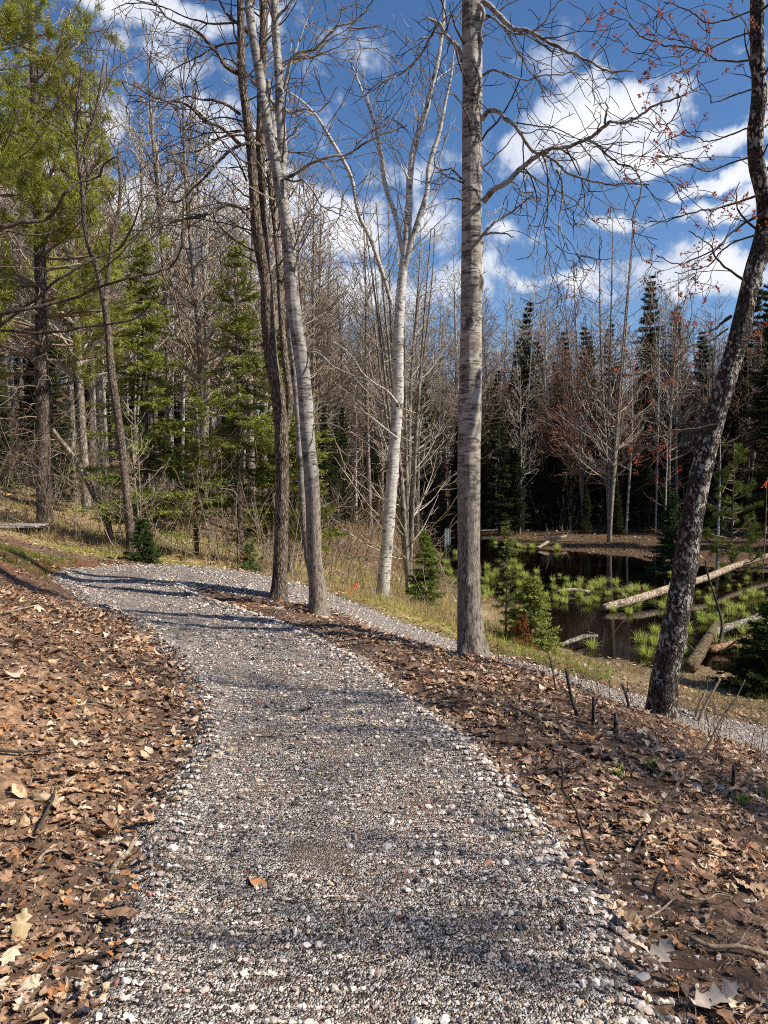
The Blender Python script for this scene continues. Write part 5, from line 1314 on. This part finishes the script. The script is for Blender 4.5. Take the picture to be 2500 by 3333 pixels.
def build_brush():
    rg = random.Random(33); out = [[], [], [], []]; out2 = [[], [], [], []]
    P = dict(seg=[7, 5, 4, 3], wig=[.12, .18, .2, .2], up=[.05, .05, .03, .03], dens=[3, 3.5, 2, 0], ratio=[(.3, .6), (.3, .6), (.3, .5), (0, 0)], ang=(.4, 1.0), max=2, rmin=.0035, lmin=.12)
    n = 0
    while n < 620:
        Y = rg.uniform(3.55, 5.4) ** 2; px = rg.uniform(-20, 480); x = (px - 384) / F_PX * Y
        if Y + x * .35 < 12.9 or (px > 320 and Y < 15.5): continue
        if in_poly(np.array([x]), np.array([Y]), POND)[0]: continue
        z = gz(x, Y); L = rg.uniform(.5, 2.2) * (1.25 if px < 330 else .6)
        d = norm3((rg.gauss(0, .35), rg.gauss(0, .3), 1))
        grow(rg, (x, Y, z - .02), d, L, rg.uniform(.005, .010), 0 if rg.random() < .55 else 1, P, out if rg.random() < .8 else out2); n += 1
    # dead branches lying and arching low on the left
    for k in range(38):
        Y = rg.uniform(13.2, 17.5); px = rg.uniform(-10, 230); x = (px - 384) / F_PX * Y
        if Y + x * .35 < 12.9: continue
        z = gz(x, Y) + rg.uniform(.1, .9); a = rg.uniform(-.5, .5) + (PI if rg.random() < .5 else 0)
        grow(rg, (x, Y, z), norm3((math.cos(a), math.sin(a) * .5, rg.uniform(-.15, .35))), rg.uniform(.8, 2.0), .008, 0, P, out2)
    for o_, mt, lab in ((out, 'twig', 'tangle of thin brown undergrowth stems beyond the bend'), (out2, 'twig_pale', 'pale dead brush among the undergrowth beyond the bend')):
        V, F = join([tubes(o, 4 if i == 0 else 3) for i, o in enumerate(o_) if o])
        tag(mesh_obj('undergrowth_brush', V, F, M[mt]), kind='stuff', label=lab)
    # far understory
    out = [[], [], [], []]
    n = 0
    P2 = dict(P, rmin=.008, dens=[1.6, 2, 2, 0])
    while n < 900:
        Y = rg.uniform(5.0, 8.2) ** 2; px = rg.uniform(-20, 790); x = (px - 384) / F_PX * Y
        if in_poly(np.array([x]), np.array([Y]), POND)[0]: continue
        if px > 470 and Y < 44: continue
        z = gz(x, Y); grow(rg, (x, Y, z - .02), norm3((rg.gauss(0, .3), rg.gauss(0, .3), 1)), rg.uniform(1.0, 3.6), rg.uniform(.012, .02), 0, P2, out); n += 1
    V, F = join([tubes(o, 3) for i, o in enumerate(out) if o])
    near = [[], [], [], []]; P3 = dict(P, rmin=.0014, lmin=.05, dens=[5, 6, 3, 0])
    for k in range(120):
        Y = rg.uniform(5.4, 9.6); px = rg.uniform(500, 775); x = (px - 384) / F_PX * Y
        if rg.random() > (px - 480) / 250: continue
        grow(rg, (x, Y, gz(x, Y) - .02), norm3((rg.gauss(0, .5), rg.gauss(0, .4), 1)), rg.uniform(.15, .6), rg.uniform(.002, .004), 1, P3, near)
    V3, F3 = join([tubes(o, 4) for o in near if o])
    tag(mesh_obj('low_brush', V3, F3, M['twig_dark']), kind='stuff', label='thin bare brush stems on the right crest above the lower trail')
    tag(mesh_obj('undergrowth_brush', V, F, M['twig']), kind='stuff', label='bare understory stems filling the far woods')
build_brush()
def build_far_woods():
    rg = random.Random(71); out = [[], [], [], []]; st = []
    P = dict(seg=[5, 4, 3, 3], wig=[.1, .18, .2, .2], up=[.12, .1, .03, .03], dens=[.8, 1, 0, 0], ratio=[(.35, .6), (.3, .6), (.3, .5), (0, 0)], ang=(.4, .9), max=1, rmin=.022, lmin=.5)
    for k in range(620):
        Y = rg.uniform(95, 140); x = rg.uniform(-.62, .62) * Y; z = gz(x, Y); H = rg.uniform(10, 17)
        if x > 0: H *= .85
        lx, ly = rg.gauss(0, .03) * H, rg.gauss(0, .03) * H
        pts = [(x + lx * q / 6, Y + ly * q / 6, z + H * q / 6) for q in range(7)]; st.append((pts, [.16 * (1 - .85 * q / 6) for q in range(7)]))
        for j in range(26):
            t = rg.uniform(.25, 1); i = min(5, int(t * 6)); f = t * 6 - i
            q = tuple(pts[i][a] * (1 - f) + pts[i + 1][a] * f for a in range(3)); az = rg.uniform(0, 6.28)
            grow(rg, q, norm3((math.cos(az), math.sin(az), rg.uniform(.5, 1.6))), H * rg.uniform(.12, .26) * (1.2 - .7 * t), .04, 0, P, out)
    V, F = join([tubes(st, 5)] + [tubes(o, 3) for o in out if o])
    tag(mesh_obj('far_woods', V, F, M['twig_pale']), kind='stuff', label='far-off bare woods filling the skyline behind everything')
build_far_woods()

# ------------------------------------------------------------------ sedge tussocks in the pond
LT, GT = 'clump of bright green sedge standing in the dark pond water', 'sedge tussocks in the pond'
def make_tussock(seed):
    rs = np.random.RandomState(seed); r = thing('sedge_tussock', (0, 0, 0), LT, 'sedge clump', GT)
    n = 80; a = rs.uniform(0, 2 * PI, n); q = np.sqrt(rs.rand(n)) * .10
    P = np.stack([np.cos(a) * q, np.sin(a) * q, np.full(n, .0)], 1)
    V, F = blades(P, .30 * np.exp(rs.normal(0, .2, n)), np.full(n, .014), rs, .42, a)
    c = np.array([(.52, .64, .12), (.66, .72, .18), (.38, .50, .09), (.72, .70, .28)])[rs.randint(0, 4, n)]
    mesh_obj('blades', V, F, M['grass'], r, cols=np.repeat(c, 5, 0), origin=(0, 0, 0))
    n = 90; a = rs.uniform(0, 2 * PI, n); q = np.sqrt(rs.rand(n)) * .13
    P = np.stack([np.cos(a) * q, np.sin(a) * q, np.full(n, -.03)], 1)
    V, F = blades(P, .13 * np.exp(rs.normal(0, .3, n)), np.full(n, .012), rs, 1.1, a)
    c = np.array([(.40, .28, .14), (.30, .20, .10), (.2, .13, .07)])[rs.randint(0, 3, n)]
    mesh_obj('dead_skirt', V, F, M['grass'], r, cols=np.repeat(c, 5, 0), origin=(0, 0, 0))
    return r
def build_tussocks():
    rg = random.Random(5); T = [make_tussock(300 + i) for i in range(4)]; first = set(); pl = []
    def put_t(px, py, s):
        p = onz(px, py, WATER_Z); x, y = p[0], p[1]
        if not in_poly(np.array([x]), np.array([y]), POND)[0] and rg.random() < .5: return
        t = T[rg.randrange(4)]; loc = (x, y, WATER_Z - .005)
        if t.name not in first:
            first.add(t.name); t.location = loc; t.scale = (s,) * 3; t.rotation_euler = (0, 0, rg.uniform(0, 6)); return
        copy_tree(t, loc, rg.uniform(0, 6), s)
    c5 = [(445, 320), (540, 325), (585, 325), (465, 360), (610, 358), (440, 380), (635, 385), (585, 395), (675, 410), (735, 410), (800, 405), (835, 398), (893, 418), (923, 402), (780, 435), (742, 458), (780, 470), (845, 445), (880, 475), (920, 462),
          (968, 435), (1025, 425), (1060, 425), (1090, 415), (850, 378), (1040, 490), (1095, 485), (1130, 412), (990, 505), (1205, 490), (1210, 450), (1060, 515), (1310, 495), (1370, 525), (1315, 455), (1500, 520), (1555, 455), (1595, 440), (1175, 600), (1175, 650),
          (1130, 700), (900, 665), (1290, 690), (1310, 600), (1380, 555), (1545, 500), (1580, 575), (1515, 670), (1555, 600), (1600, 640), (1110, 640), (1640, 560), (1440, 640), (1480, 480), (1450, 560), (700, 440), (660, 375), (1000, 390), (945, 385), (1160, 440), (560, 300), (250, 330), (285, 345), (270, 300), (240, 270), (300, 380), (225, 300), (310, 260), (430, 460), (455, 440)]
    for x, y in c5:
        px, py = cc(5, x, y); py += 3; put_t(px, py, rg.uniform(.62, 1.0)); pl.append((px, py))
    k = 0; tries = 0
    while k < 50 and tries < 3000:
        tries += 1
        px = rg.uniform(436, 790); py = rg.uniform(568, 655)
        if 545 < px < 665 and py > 612: continue
        if px < 560 and py > 600: continue
        if 440 < px < 660 and py < 568 + (px - 440) * .05: continue
        if min((px - a) ** 2 + 3 * (py - b) ** 2 for a, b in pl) < 60: continue
        put_t(px, py, rg.uniform(.4, .8)); pl.append((px, py)); k += 1
    # far grassy rim
    for k in range(24):
        px = rg.uniform(485, 560); py = 541 + (px - 485) * .12 + rg.uniform(-3, 3)
        p = onz(px, py, WATER_Z); copy_tree(T[rg.randrange(4)], (p[0], p[1], WATER_Z), rg.uniform(0, 6), rg.uniform(.6, 1.0), 'dull grassy clump on the far rim of the pond', 'grass clumps on the far rim')
build_tussocks()

# ------------------------------------------------------------------ logs
def log_thing(name, label, pts, rpx, mat, Zc=None, seed=0, stubs=3, ends=True, cat='fallen log'):
    """pts: px,row,z in world height"""
    w = [onz(a, b, z) for a, b, z in pts]; rad = [rpx[i] * w[i][1] / F_PX for i in range(len(w))]
    root = thing(name, w[0], label, cat)
    V, F = trunk_mesh(w, rad, 16, .12, .12, 0, seed, 6)
    n = len(V) // 16
    F = [F, np.array([list(range(16))[::-1], [len(V) - 16 + i for i in range(16)]])]
    mesh_obj('trunk', V, F, mat, root, smooth=True)
    rg = random.Random(seed)
    out = [[], [], [], []]
    for k in range(stubs):
        i = rg.randrange(1, len(w)); q = w[i]
        grow(rg, q, norm3((rg.uniform(-1, 1), rg.uniform(-1, 1), .6)), rg.uniform(.3, .9), rad[i] * .25, 2, dict(BARE, rmin=.006, max=2), out)
    P = [o for o in out if o]
    if P: V, F = join([tubes(o, 5) for o in P]); mesh_obj('branch_stubs', V, F, mat, root)
    return root
log_thing('fallen_log', 'long peeling tan log sloping up across the pond behind the leaning trunk', [(603, 608, -1.92), (630, 601, -1.82), (668, 589, -1.72), (700, 580, -1.62), (735, 566, -1.55), (768, 556, -1.5), (800, 549, -1.42)], [4.2, 4.0, 3.9, 3.5, 3.0, 2.6, 2.2], M['log'], seed=1)
log_thing('fallen_log', 'grey forked log low in the water at the right edge', [(712, 633, -1.92), (735, 625, -1.86), (755, 618, -1.84), (790, 604, -1.78)], [4.4, 3.6, 3.2, 2.8], M['log_grey'], seed=2)
log_thing('fallen_log', 'slim orange-barked log nearest the right edge, below the grey log', [(708, 650, -1.94), (730, 645, -1.88), (750, 637, -1.84), (790, 619, -1.78)], [4.2, 3.6, 3.0, 2.6], M['log_orange'], seed=3)
log_thing('fallen_log', 'thick rotten mossy log just right of the leaning trunk', [(690, 668, -1.85), (698, 655, -1.78), (707, 640, -1.80), (716, 624, -1.88)], [6.5, 6, 5, 3.6], M['rotten'], seed=4, stubs=1)
log_thing('floating_log', 'small pale broken branch lying on the near water', [(555, 647, -1.97), (570, 642, -1.9), (583, 637, -1.88), (597, 636, -1.93)], [1.4, 2.4, 2.4, 1.6], M['log_grey'], seed=5, stubs=1, cat='branch')
log_thing('fallen_log', 'short pale log lying among the far tussocks left of the long log', [(556, 592, -1.95), (575, 590, -1.9), (590, 592, -1.95)], [1.6, 2.0, 1.4], M['log'], seed=6, stubs=0)
log_thing('driftwood_pile', 'bleached tangle of branches at the far waterline', [(538, 548, -1.93), (550, 541, -1.7), (566, 536, -1.6)], [1.2, 1.6, 1.0], M['deadwood'], seed=7, stubs=26, cat='driftwood')
log_thing('fallen_log', 'thin pale log lying on the far grassy rim', [(478, 531, -1.8), (500, 530, -1.78), (525, 527, -1.75)], [1.0, 1.0, .8], M['log_grey'], seed=8, stubs=0)

# ------------------------------------------------------------------ plank platform on the left
def build_platform():
    c = at(0, 528, 15.2); z = c[2]
    root = thing('plank_platform', (c[0] - .3, 15.2, z), 'weathered grey plank platform at the left edge behind the soil mound', 'platform')
    def bx(name, x0, x1, y0, y1, z0, z1, m):
        V = [(x, y, zz) for zz in (z0, z1) for y in (y0, y1) for x in (x0, x1)]
        F = [(0, 2, 3, 1), (4, 5, 7, 6), (0, 1, 5, 4), (2, 6, 7, 3), (0, 4, 6, 2), (1, 3, 7, 5)]
        o = mesh_obj(name, np.array(V) , np.array(F), m, root)
        bv = o.modifiers.new('bevel', 'BEVEL'); bv.width = .006; bv.segments = 1
        return o
    x = root.location.x; y = 15.2
    for k in range(6): bx('plank', x - 1.6, x + .95 - .02 * (k % 3), y + k * .15, y + k * .15 + .14, z, z + .035, M['plank'])
    bx('beam', x - 1.6, x + .86, y + .03, y + .08, z - .17, z - .003, M['spruce_bark'])
    bx('beam', x - 1.6, x + .86, y + .75, y + .80, z - .17, z - .003, M['spruce_bark'])
    for px_ in (x + .72, x - 1.4): bx('post', px_, px_ + .09, y + .09, y + .18, gz(px_, y + .1) - .1, z - .004, M['spruce_bark'])
build_platform()

# ------------------------------------------------------------------ stakes, flags, stems, sticks
def onground(px, py):
    """point of the terrain met by the sight line"""
    lo = None
    for i in range(500):
        Y = 1.4 + i * .04; p = at(px, py, Y)
        if p[2] <= gz(p[0], p[1]): return (p[0], p[1], gz(p[0], p[1]))
    return at(px, py, 12)
def stem_thing(name, label, pts, rpx, mat, cat, lean_y=0.0, seed=0, branches=0, rough=.12):
    b = onground(*pts[0]); Y0 = b[1]
    w = [(b[0], b[1], b[2] - .04)] + [at(p[0], p[1], Y0 + lean_y * (i + 1) / len(pts)) for i, p in enumerate(pts[1:])]
    rad = [max(.0016, rpx * Y0 / F_PX * (1 - .55 * i / len(w))) for i in range(len(w))]
    root = thing(name, b, label, cat)
    V, F = trunk_mesh(w, rad, 8, .02, rough, .3, seed, 1)
    F = [F, np.array([[len(V) - 8 + i for i in range(8)]])]
    mesh_obj('stem', V, F, mat, root, smooth=True)
    if branches:
        rg = random.Random(seed); out = [[], [], [], []]
        Q, R = smooth_line(w, rad, 20); limb_children(rg, Q, R, dict(TW, rmin=.0015, max=2, up=[0, .05, .05, 0]), out, branches, (.12, .35))
        P = [o for o in out if o]
        if P: V, F = join([tubes(o, 4) for o in P]); mesh_obj('twigs', V, F, mat, root)
    return root
stem_thing('cut_stub', 'upright cut stub in the leaf litter left of two, near the lower trail', [(593.5, 726), (593.5, 712), (593.3, 697)], 2.1, M['spruce_bark'], 'stub', 0, 1)
stem_thing('cut_stub', 'pale-topped cut stub standing in the leaf litter below the leaning trunk', [(615.5, 738), (615.6, 724), (615.2, 713)], 2.6, M['dark_bark'], 'stub', 0, 2)
stem_thing('cut_stub', 'dark cut stub alone near the right edge in the leaves', [(733, 792), (733.5, 778), (734, 765)], 2.2, M['dark_bark'], 'stub', 0, 3)
stem_thing('cut_stub', 'short bent reddish stub beside the gravel edge at lower right', [(657, 897), (656, 882), (664, 870)], 2.4, M['twig_red'], 'stub', 0, 4)
stem_thing('bare_shrub', 'thin curved brown stem rising from the right gravel edge', [(594, 863), (587, 848), (581, 829), (576, 810), (562, 787), (563, 772), (561, 759)], 1.7, M['twig_dark'], 'stem', .15, 5)
stem_thing('bare_shrub', 'long straight dark stem leaning right across the leaf slope', [(625, 865), (640, 843), (658, 812), (686, 773), (706, 748), (722, 718), (735, 700), (745, 680)], 1.7, M['twig_dark'], 'stem', .8, 6, 1.2)
stem_thing('dead_stalk', 'bleached dead stalk standing near the lower trail at right', [(696, 725), (703, 710), (711, 695), (720, 679)], 1.9, M['deadwood'], 'stalk', .1, 7)
stem_thing('dead_stalk', 'shorter bleached stalk leaning beside the taller pale one', [(694, 722), (699, 705), (706, 690)], 1.4, M['deadwood'], 'stalk', .1, 8)
stem_thing('bare_shrub', 'dark crooked shrub stem left of the cut stubs', [(580, 720), (572, 700), (568, 680), (566, 670)], 2.0, M['twig_dark'], 'stem', 0, 9, 3)
stem_thing('bare_shrub', 'dark thin shrub at the foot of the stubs with spreading twigs', [(630, 708), (626, 695), (622, 684)], 1.6, M['twig_dark'], 'stem', 0, 10, 5)
stem_thing('bare_shrub', 'slim dark shrub with a fork at the right edge before the logs', [(716, 668), (718, 650), (722, 625), (716, 600), (708, 575), (705, 560)], 1.6, M['twig_dark'], 'stem', .4, 11, 3)
stem_thing('bare_shrub', 'pair of thin bare stems on the crest right of the big aspen', [(556, 690), (553, 672), (549, 655)], 1.0, M['twig_dark'], 'stem', 0, 12, 3)
for i, (px, py, h, lab) in enumerate([(150, 556, 26, 'orange flagging on a thin stem behind the trail bend at left'), (243, 577, 26, 'orange flagging on a thin stem left of the pair of trunks'), (353, 612, 30, 'orange flagging on a thin stem just left of the birch'), (764, 540, 60, 'red flagging on a stem in the far woods at the right edge')]):
    Y = (13.8, 13.6, 12.4, 28)[i]; b = at(px, py, Y); g = gz(b[0], Y)
    root = thing('flagged_stem', (b[0], Y, g), lab, 'flagging')
    top = at(px + 3, py - h, Y)
    V, F = tubes([(np.array([(b[0], Y, g - .03), ((b[0] + top[0]) / 2 + .02, Y, (g + top[2]) / 2), (top[0], Y, top[2] + .1)]), np.array([.006, .005, .003]) * (1 + (i == 3) * 3))], 6)
    mesh_obj('stem', V, F, M['twig'], root)
    rs = np.random.RandomState(i); n = 7; rb = []
    s = 1 + (i == 3) * .6
    for sgn in (-1, 1):
        x = top[0]; z = top[2]
        for k in range(n):
            rb.append((x, Y - .012, z)); rb.append((x + .022 * s, Y - .012 + .006 * (k % 2), z - .008)); x += sgn * rs.uniform(0, .018) * s - .012 * s; z -= .03 * s
    V = np.array(rb); F = [[a, a + 1, a + 3, a + 2] for q in (0, 1) for a in range(q * 2 * n, q * 2 * n + 2 * n - 2, 2)]
    mesh_obj('ribbon', V, np.array(F), M['flag'], root)

def lying(name, label, pts, r, mat, cat='stick', seed=0, twigs=0, lift=.012):
    w = []
    for p in pts:
        g = onground(*p); x, y = g[0], g[1]
        w.append((x, y, g[2] + lift + (.034 if in_poly(np.array([x]), np.array([y]), PATH_POLY)[0] else 0) + r * .6))
    rad = [r * (1 - .5 * i / len(w)) for i in range(len(w))]
    root = thing(name, w[0], label, cat)
    V, F = trunk_mesh(w, rad, 8, .012, .14, 0, seed, 2)
    n = len(V)
    F = [F, np.array([list(range(8))[::-1], [n - 8 + i for i in range(8)]])]
    mesh_obj('shaft', V, F, mat, root, smooth=True)
    if twigs:
        rg = random.Random(seed); out = [[], [], [], []]; Q, R = smooth_line(w, rad, 16)
        for k in range(twigs):
            i = rg.randrange(3, 14); tg = norm3(tuple(Q[i + 1] - Q[i])); a = rg.choice([-1, 1]) * rg.uniform(.5, .9)
            d = (tg[0] * math.cos(a) - tg[1] * math.sin(a), tg[0] * math.sin(a) + tg[1] * math.cos(a), .03)
            grow(rg, tuple(Q[i]), d, rg.uniform(.06, .2), r * .5, 3, dict(TW, rmin=.001, max=3, seg=[4, 4, 4, 5], up=[0, 0, 0, -.01]), out)
        P = [o for o in out if o]
        if P: V, F = join([tubes(o, 4) for o in P]); mesh_obj('twigs', V, F, mat, root)
    return root
lying('stick', 'straight reddish stick lying crosswise in the middle of the gravel', [(248, 834.5), (270, 834), (300, 832.5), (337, 831)], .0036, M['twig_red'], seed=1)
lying('stick', 'long thin dark twig curving along the right side of the gravel', [(437, 892), (466, 894), (495, 899), (530, 905), (569, 906)], .0034, M['twig_dark'], seed=2, twigs=2)
lying('stick', 'forked dark twig lying on the gravel right of the middle', [(384, 826), (410, 826), (430, 831), (442, 838), (458, 837), (482, 826)], .0034, M['twig_dark'], seed=3, twigs=3)
lying('stick', 'dark twig across the gravel below the straight red stick', [(282, 861), (305, 860), (325, 862), (345, 868)], .0030, M['twig_dark'], seed=4, twigs=2)
lying('stick', 'arched grey twig over the lower left gravel edge', [(85, 955), (100, 947), (125, 934), (155, 922), (163, 912)], .0042, M['twig'], seed=5, twigs=2, lift=.02)
lying('stick', 'dark twig running along the left gravel edge near the bottom', [(60, 974), (90, 969), (125, 968), (160, 969)], .0042, M['twig_dark'], seed=6, twigs=2)
lying('bark_strip', 'weathered bark strip at the left gravel edge pointing at the viewer', [(109, 886), (117, 873), (127, 860), (135, 847)], .012, M['deadwood'], 'bark', seed=7)
lying('stick', 'pale broken branch piece lying in the left leaves', [(37, 869), (48, 864), (60, 862), (78, 868), (104, 872)], .007, M['deadwood'], seed=8, twigs=1, lift=.02)
lying('bark_strip', 'pale bark strip where the left litter meets the gravel', [(206, 772), (216, 768), (227, 763), (238, 759)], .016, M['deadwood'], 'bark', seed=9)
lying('stick', 'dark branch lying from the left litter across the gravel', [(212, 750), (235, 749), (255, 748), (278, 746.5)], .008, M['twig_dark'], seed=10, twigs=2)
lying('stick', 'dark bent stick among the left leaves near the edge of the picture', [(36, 845), (44, 828), (52, 810), (55, 797)], .007, M['twig_dark'], seed=11, lift=.03)
lying('stick', 'pale stick in the leaves by the lower right gravel edge', [(645, 934), (655, 925), (668, 913), (678, 903)], .005, M['deadwood'], seed=12, lift=.03, twigs=2)
lying('stick', 'long bare branch lying across the lower right corner litter', [(690, 948), (710, 955), (735, 960), (775, 964)], .010, M['twig'], seed=13, twigs=2, lift=.02)
lying('stick', 'pale twig on the right bank above the lower right branch', [(690, 905), (705, 906), (720, 903), (733, 906)], .004, M['deadwood'], seed=14, twigs=1, lift=.02)
lying('stick', 'bleached stick lying on the left bank by a pale leaf', [(-4, 618), (15, 614), (34, 610)], .010, M['deadwood'], seed=15, lift=.02)
lying('stick', 'forked bleached stick at the left bank edge of the gravel', [(97, 614), (110, 606), (122, 601)], .009, M['deadwood'], seed=16, twigs=2, lift=.03)
lying('stick', 'dark stick lying on bare soil at the left edge', [(-4, 756), (16, 758), (42, 755)], .009, M['twig_dark'], seed=17, lift=.02)
lying('root', 'dark root arching over the left bank litter', [(96, 670), (106, 661), (113, 651), (113, 643)], .010, M['twig_dark'], 'root', seed=18, lift=.03)
lying('stick', 'long thin branch running through the left litter below the soil patch', [(90, 706), (112, 716), (128, 729), (146, 742)], .006, M['twig'], seed=19, lift=.03, twigs=2)
lying('stick', 'dead branch lying down the right litter slope under the aspen', [(510, 712), (530, 722), (560, 724), (590, 730)], .008, M['twig_dark'], seed=20, lift=.03, twigs=3)

# single leaves that stand out
def lone_leaf(label, px, py, size, kind, seed, col, tilt=(0, 0), rz=0.0):
    g = onground(px, py); ins = in_poly(np.array([g[0]]), np.array([g[1]]), PATH_POLY)[0]
    root = thing('oak_leaf' if kind == 'oak' else 'dead_leaf', (g[0], g[1], g[2] + (.045 if ins else .03)), label, 'leaf')
    V, F = leaf_template(kind, seed, 11)
    V = V * size
    rs = np.random.RandomState(seed)
    C = np.repeat(np.array(col)[None], len(V), 0) * rs.uniform(.85, 1.15, (len(V), 1))
    o = mesh_obj('blade', V, F, M['leaves'], root, cols=C, origin=(0, 0, 0), smooth=True)
    Vt, Ft = tubes([(np.array([(-.5, 0, V[0, 2] / size), (-.62, .02, .02), (-.74, .05, .0)]) * size, np.array([.0012, .001, .0012]))], 5)
    mesh_obj('stalk', Vt, Ft, M['twig'], root, origin=(0, 0, 0))
    root.rotation_euler = (tilt[0], tilt[1], rz)
lone_leaf('pale lobed oak leaf standing up in the litter at lower left', 20, 945, .14, 'oak', 3, (.50, .38, .20), (.2, -.9), 1.6)
lone_leaf('curled tan oak leaf lying on the gravel near the bottom left', 130, 976, .12, 'oak', 4, (.50, .33, .15), (.3, .1), .1)
lone_leaf('large pale oak leaf at the lower right gravel edge', 656, 972, .15, 'oak', 5, (.50, .42, .33), (.2, -.3), .5)
lone_leaf('large grey-brown oak leaf in the bottom right corner', 715, 1010, .16, 'oak', 6, (.44, .37, .30), (.1, -.2), .2)
lone_leaf('tan oak leaf low on the right bank', 748, 893, .13, 'oak', 7, (.48, .33, .20), (.1, .2), -.2)
lone_leaf('pale curled leaf alone on the soil of the left bank', 37, 611, .16, 'maple', 8, (.62, .48, .34), (.4, .3), .5)
lone_leaf('round cream leaf on the left litter slope', 13, 680, .13, 'oval', 9, (.60, .47, .36), (.3, .2), .9)
lone_leaf('red-brown leaf on the gravel near the left edge', 195, 797, .07, 'oval', 10, (.32, .14, .07), (.2, .1), .3)
lone_leaf('brown crumpled leaf on the gravel in front of the left bank', 175, 838, .08, 'maple', 11, (.26, .15, .08), (.2, .1), .3)
lone_leaf('tan crumpled leaf lying on the gravel', 250, 815, .07, 'maple', 12, (.34, .25, .15), (.1, .1), 1.3)

# little green seedlings in the litter
GL = 'small green seedlings in the litter'
for i, (px, py, lab) in enumerate([(614, 778, 'bright green seedling in the middle of the right litter slope'), (652, 768, 'faint green seedling near the dark cut stub'), (763, 796, 'green seedling at the right edge of the picture'), (742, 805, 'yellow-green sprout left of the right-edge seedling'), (90, 588, 'grass tuft at the left foot of the trail bend')]):
    g = onground(px, py); root = thing('seedling', g, lab, 'seedling', GL)
    rs = np.random.RandomState(i); n = 14; P = rs.normal(0, .02, (n, 3)); P[:, 2] = 0
    V, F = blades(P, np.full(n, .07 if i < 4 else .12) * rs.uniform(.6, 1.2, n), np.full(n, .014 if i < 4 else .008), rs, .6)
    mesh_obj('leaves', V, F, M['grass'], root, cols=np.repeat(np.array([[.25, .42, .06]]), len(V), 0), origin=(0, 0, 0))
# larger stones on the banks
for i, (px, py, s, c, lab) in enumerate([(43, 800, .045, (.48, .36, .22), 'flat tan rock half buried in the left bank soil'), (8, 809, .03, (.42, .36, .22), 'small yellowish rock at the left edge of the soil'), (185, 1002, .022, (.62, .6, .55), 'angular white stone near the bottom of the gravel'), (138, 1003, .02, (.30, .12, .10), 'dark red stone near the bottom left gravel'), (220, 1000, .024, (.30, .31, .30), 'flat grey stone near the bottom middle gravel'), (79, 993, .022, (.62, .55, .42), 'cream pebble in the lower left litter'), (643, 992 , .024, (.55, .5, .46), 'pinkish stone at the lower right gravel edge'), (553, 905, .016, (.22, .07, .05), 'small maroon pebble on the right gravel')]):
    g = onground(px, py); ins = in_poly(np.array([g[0]]), np.array([g[1]]), PATH_POLY)[0]
    rs = np.random.RandomState(50 + i)
    V0, F0 = ico(); V = V0 * (1 + rs.normal(0, .15, (12, 1))) * np.array([1.2, .9, .55]) * s
    o = mesh_obj('rock', V, F0, M['stones'], cols=np.repeat(np.array([c]), 12, 0)); o.location = (g[0], g[1], g[2] + s * .25 + (.035 if ins else 0)); o.rotation_euler = (0, 0, i * 1.1)
    b = o.modifiers.new('bevel', 'BEVEL'); b.width = s * .12; b.segments = 2
    tag(o, lab, 'stone')
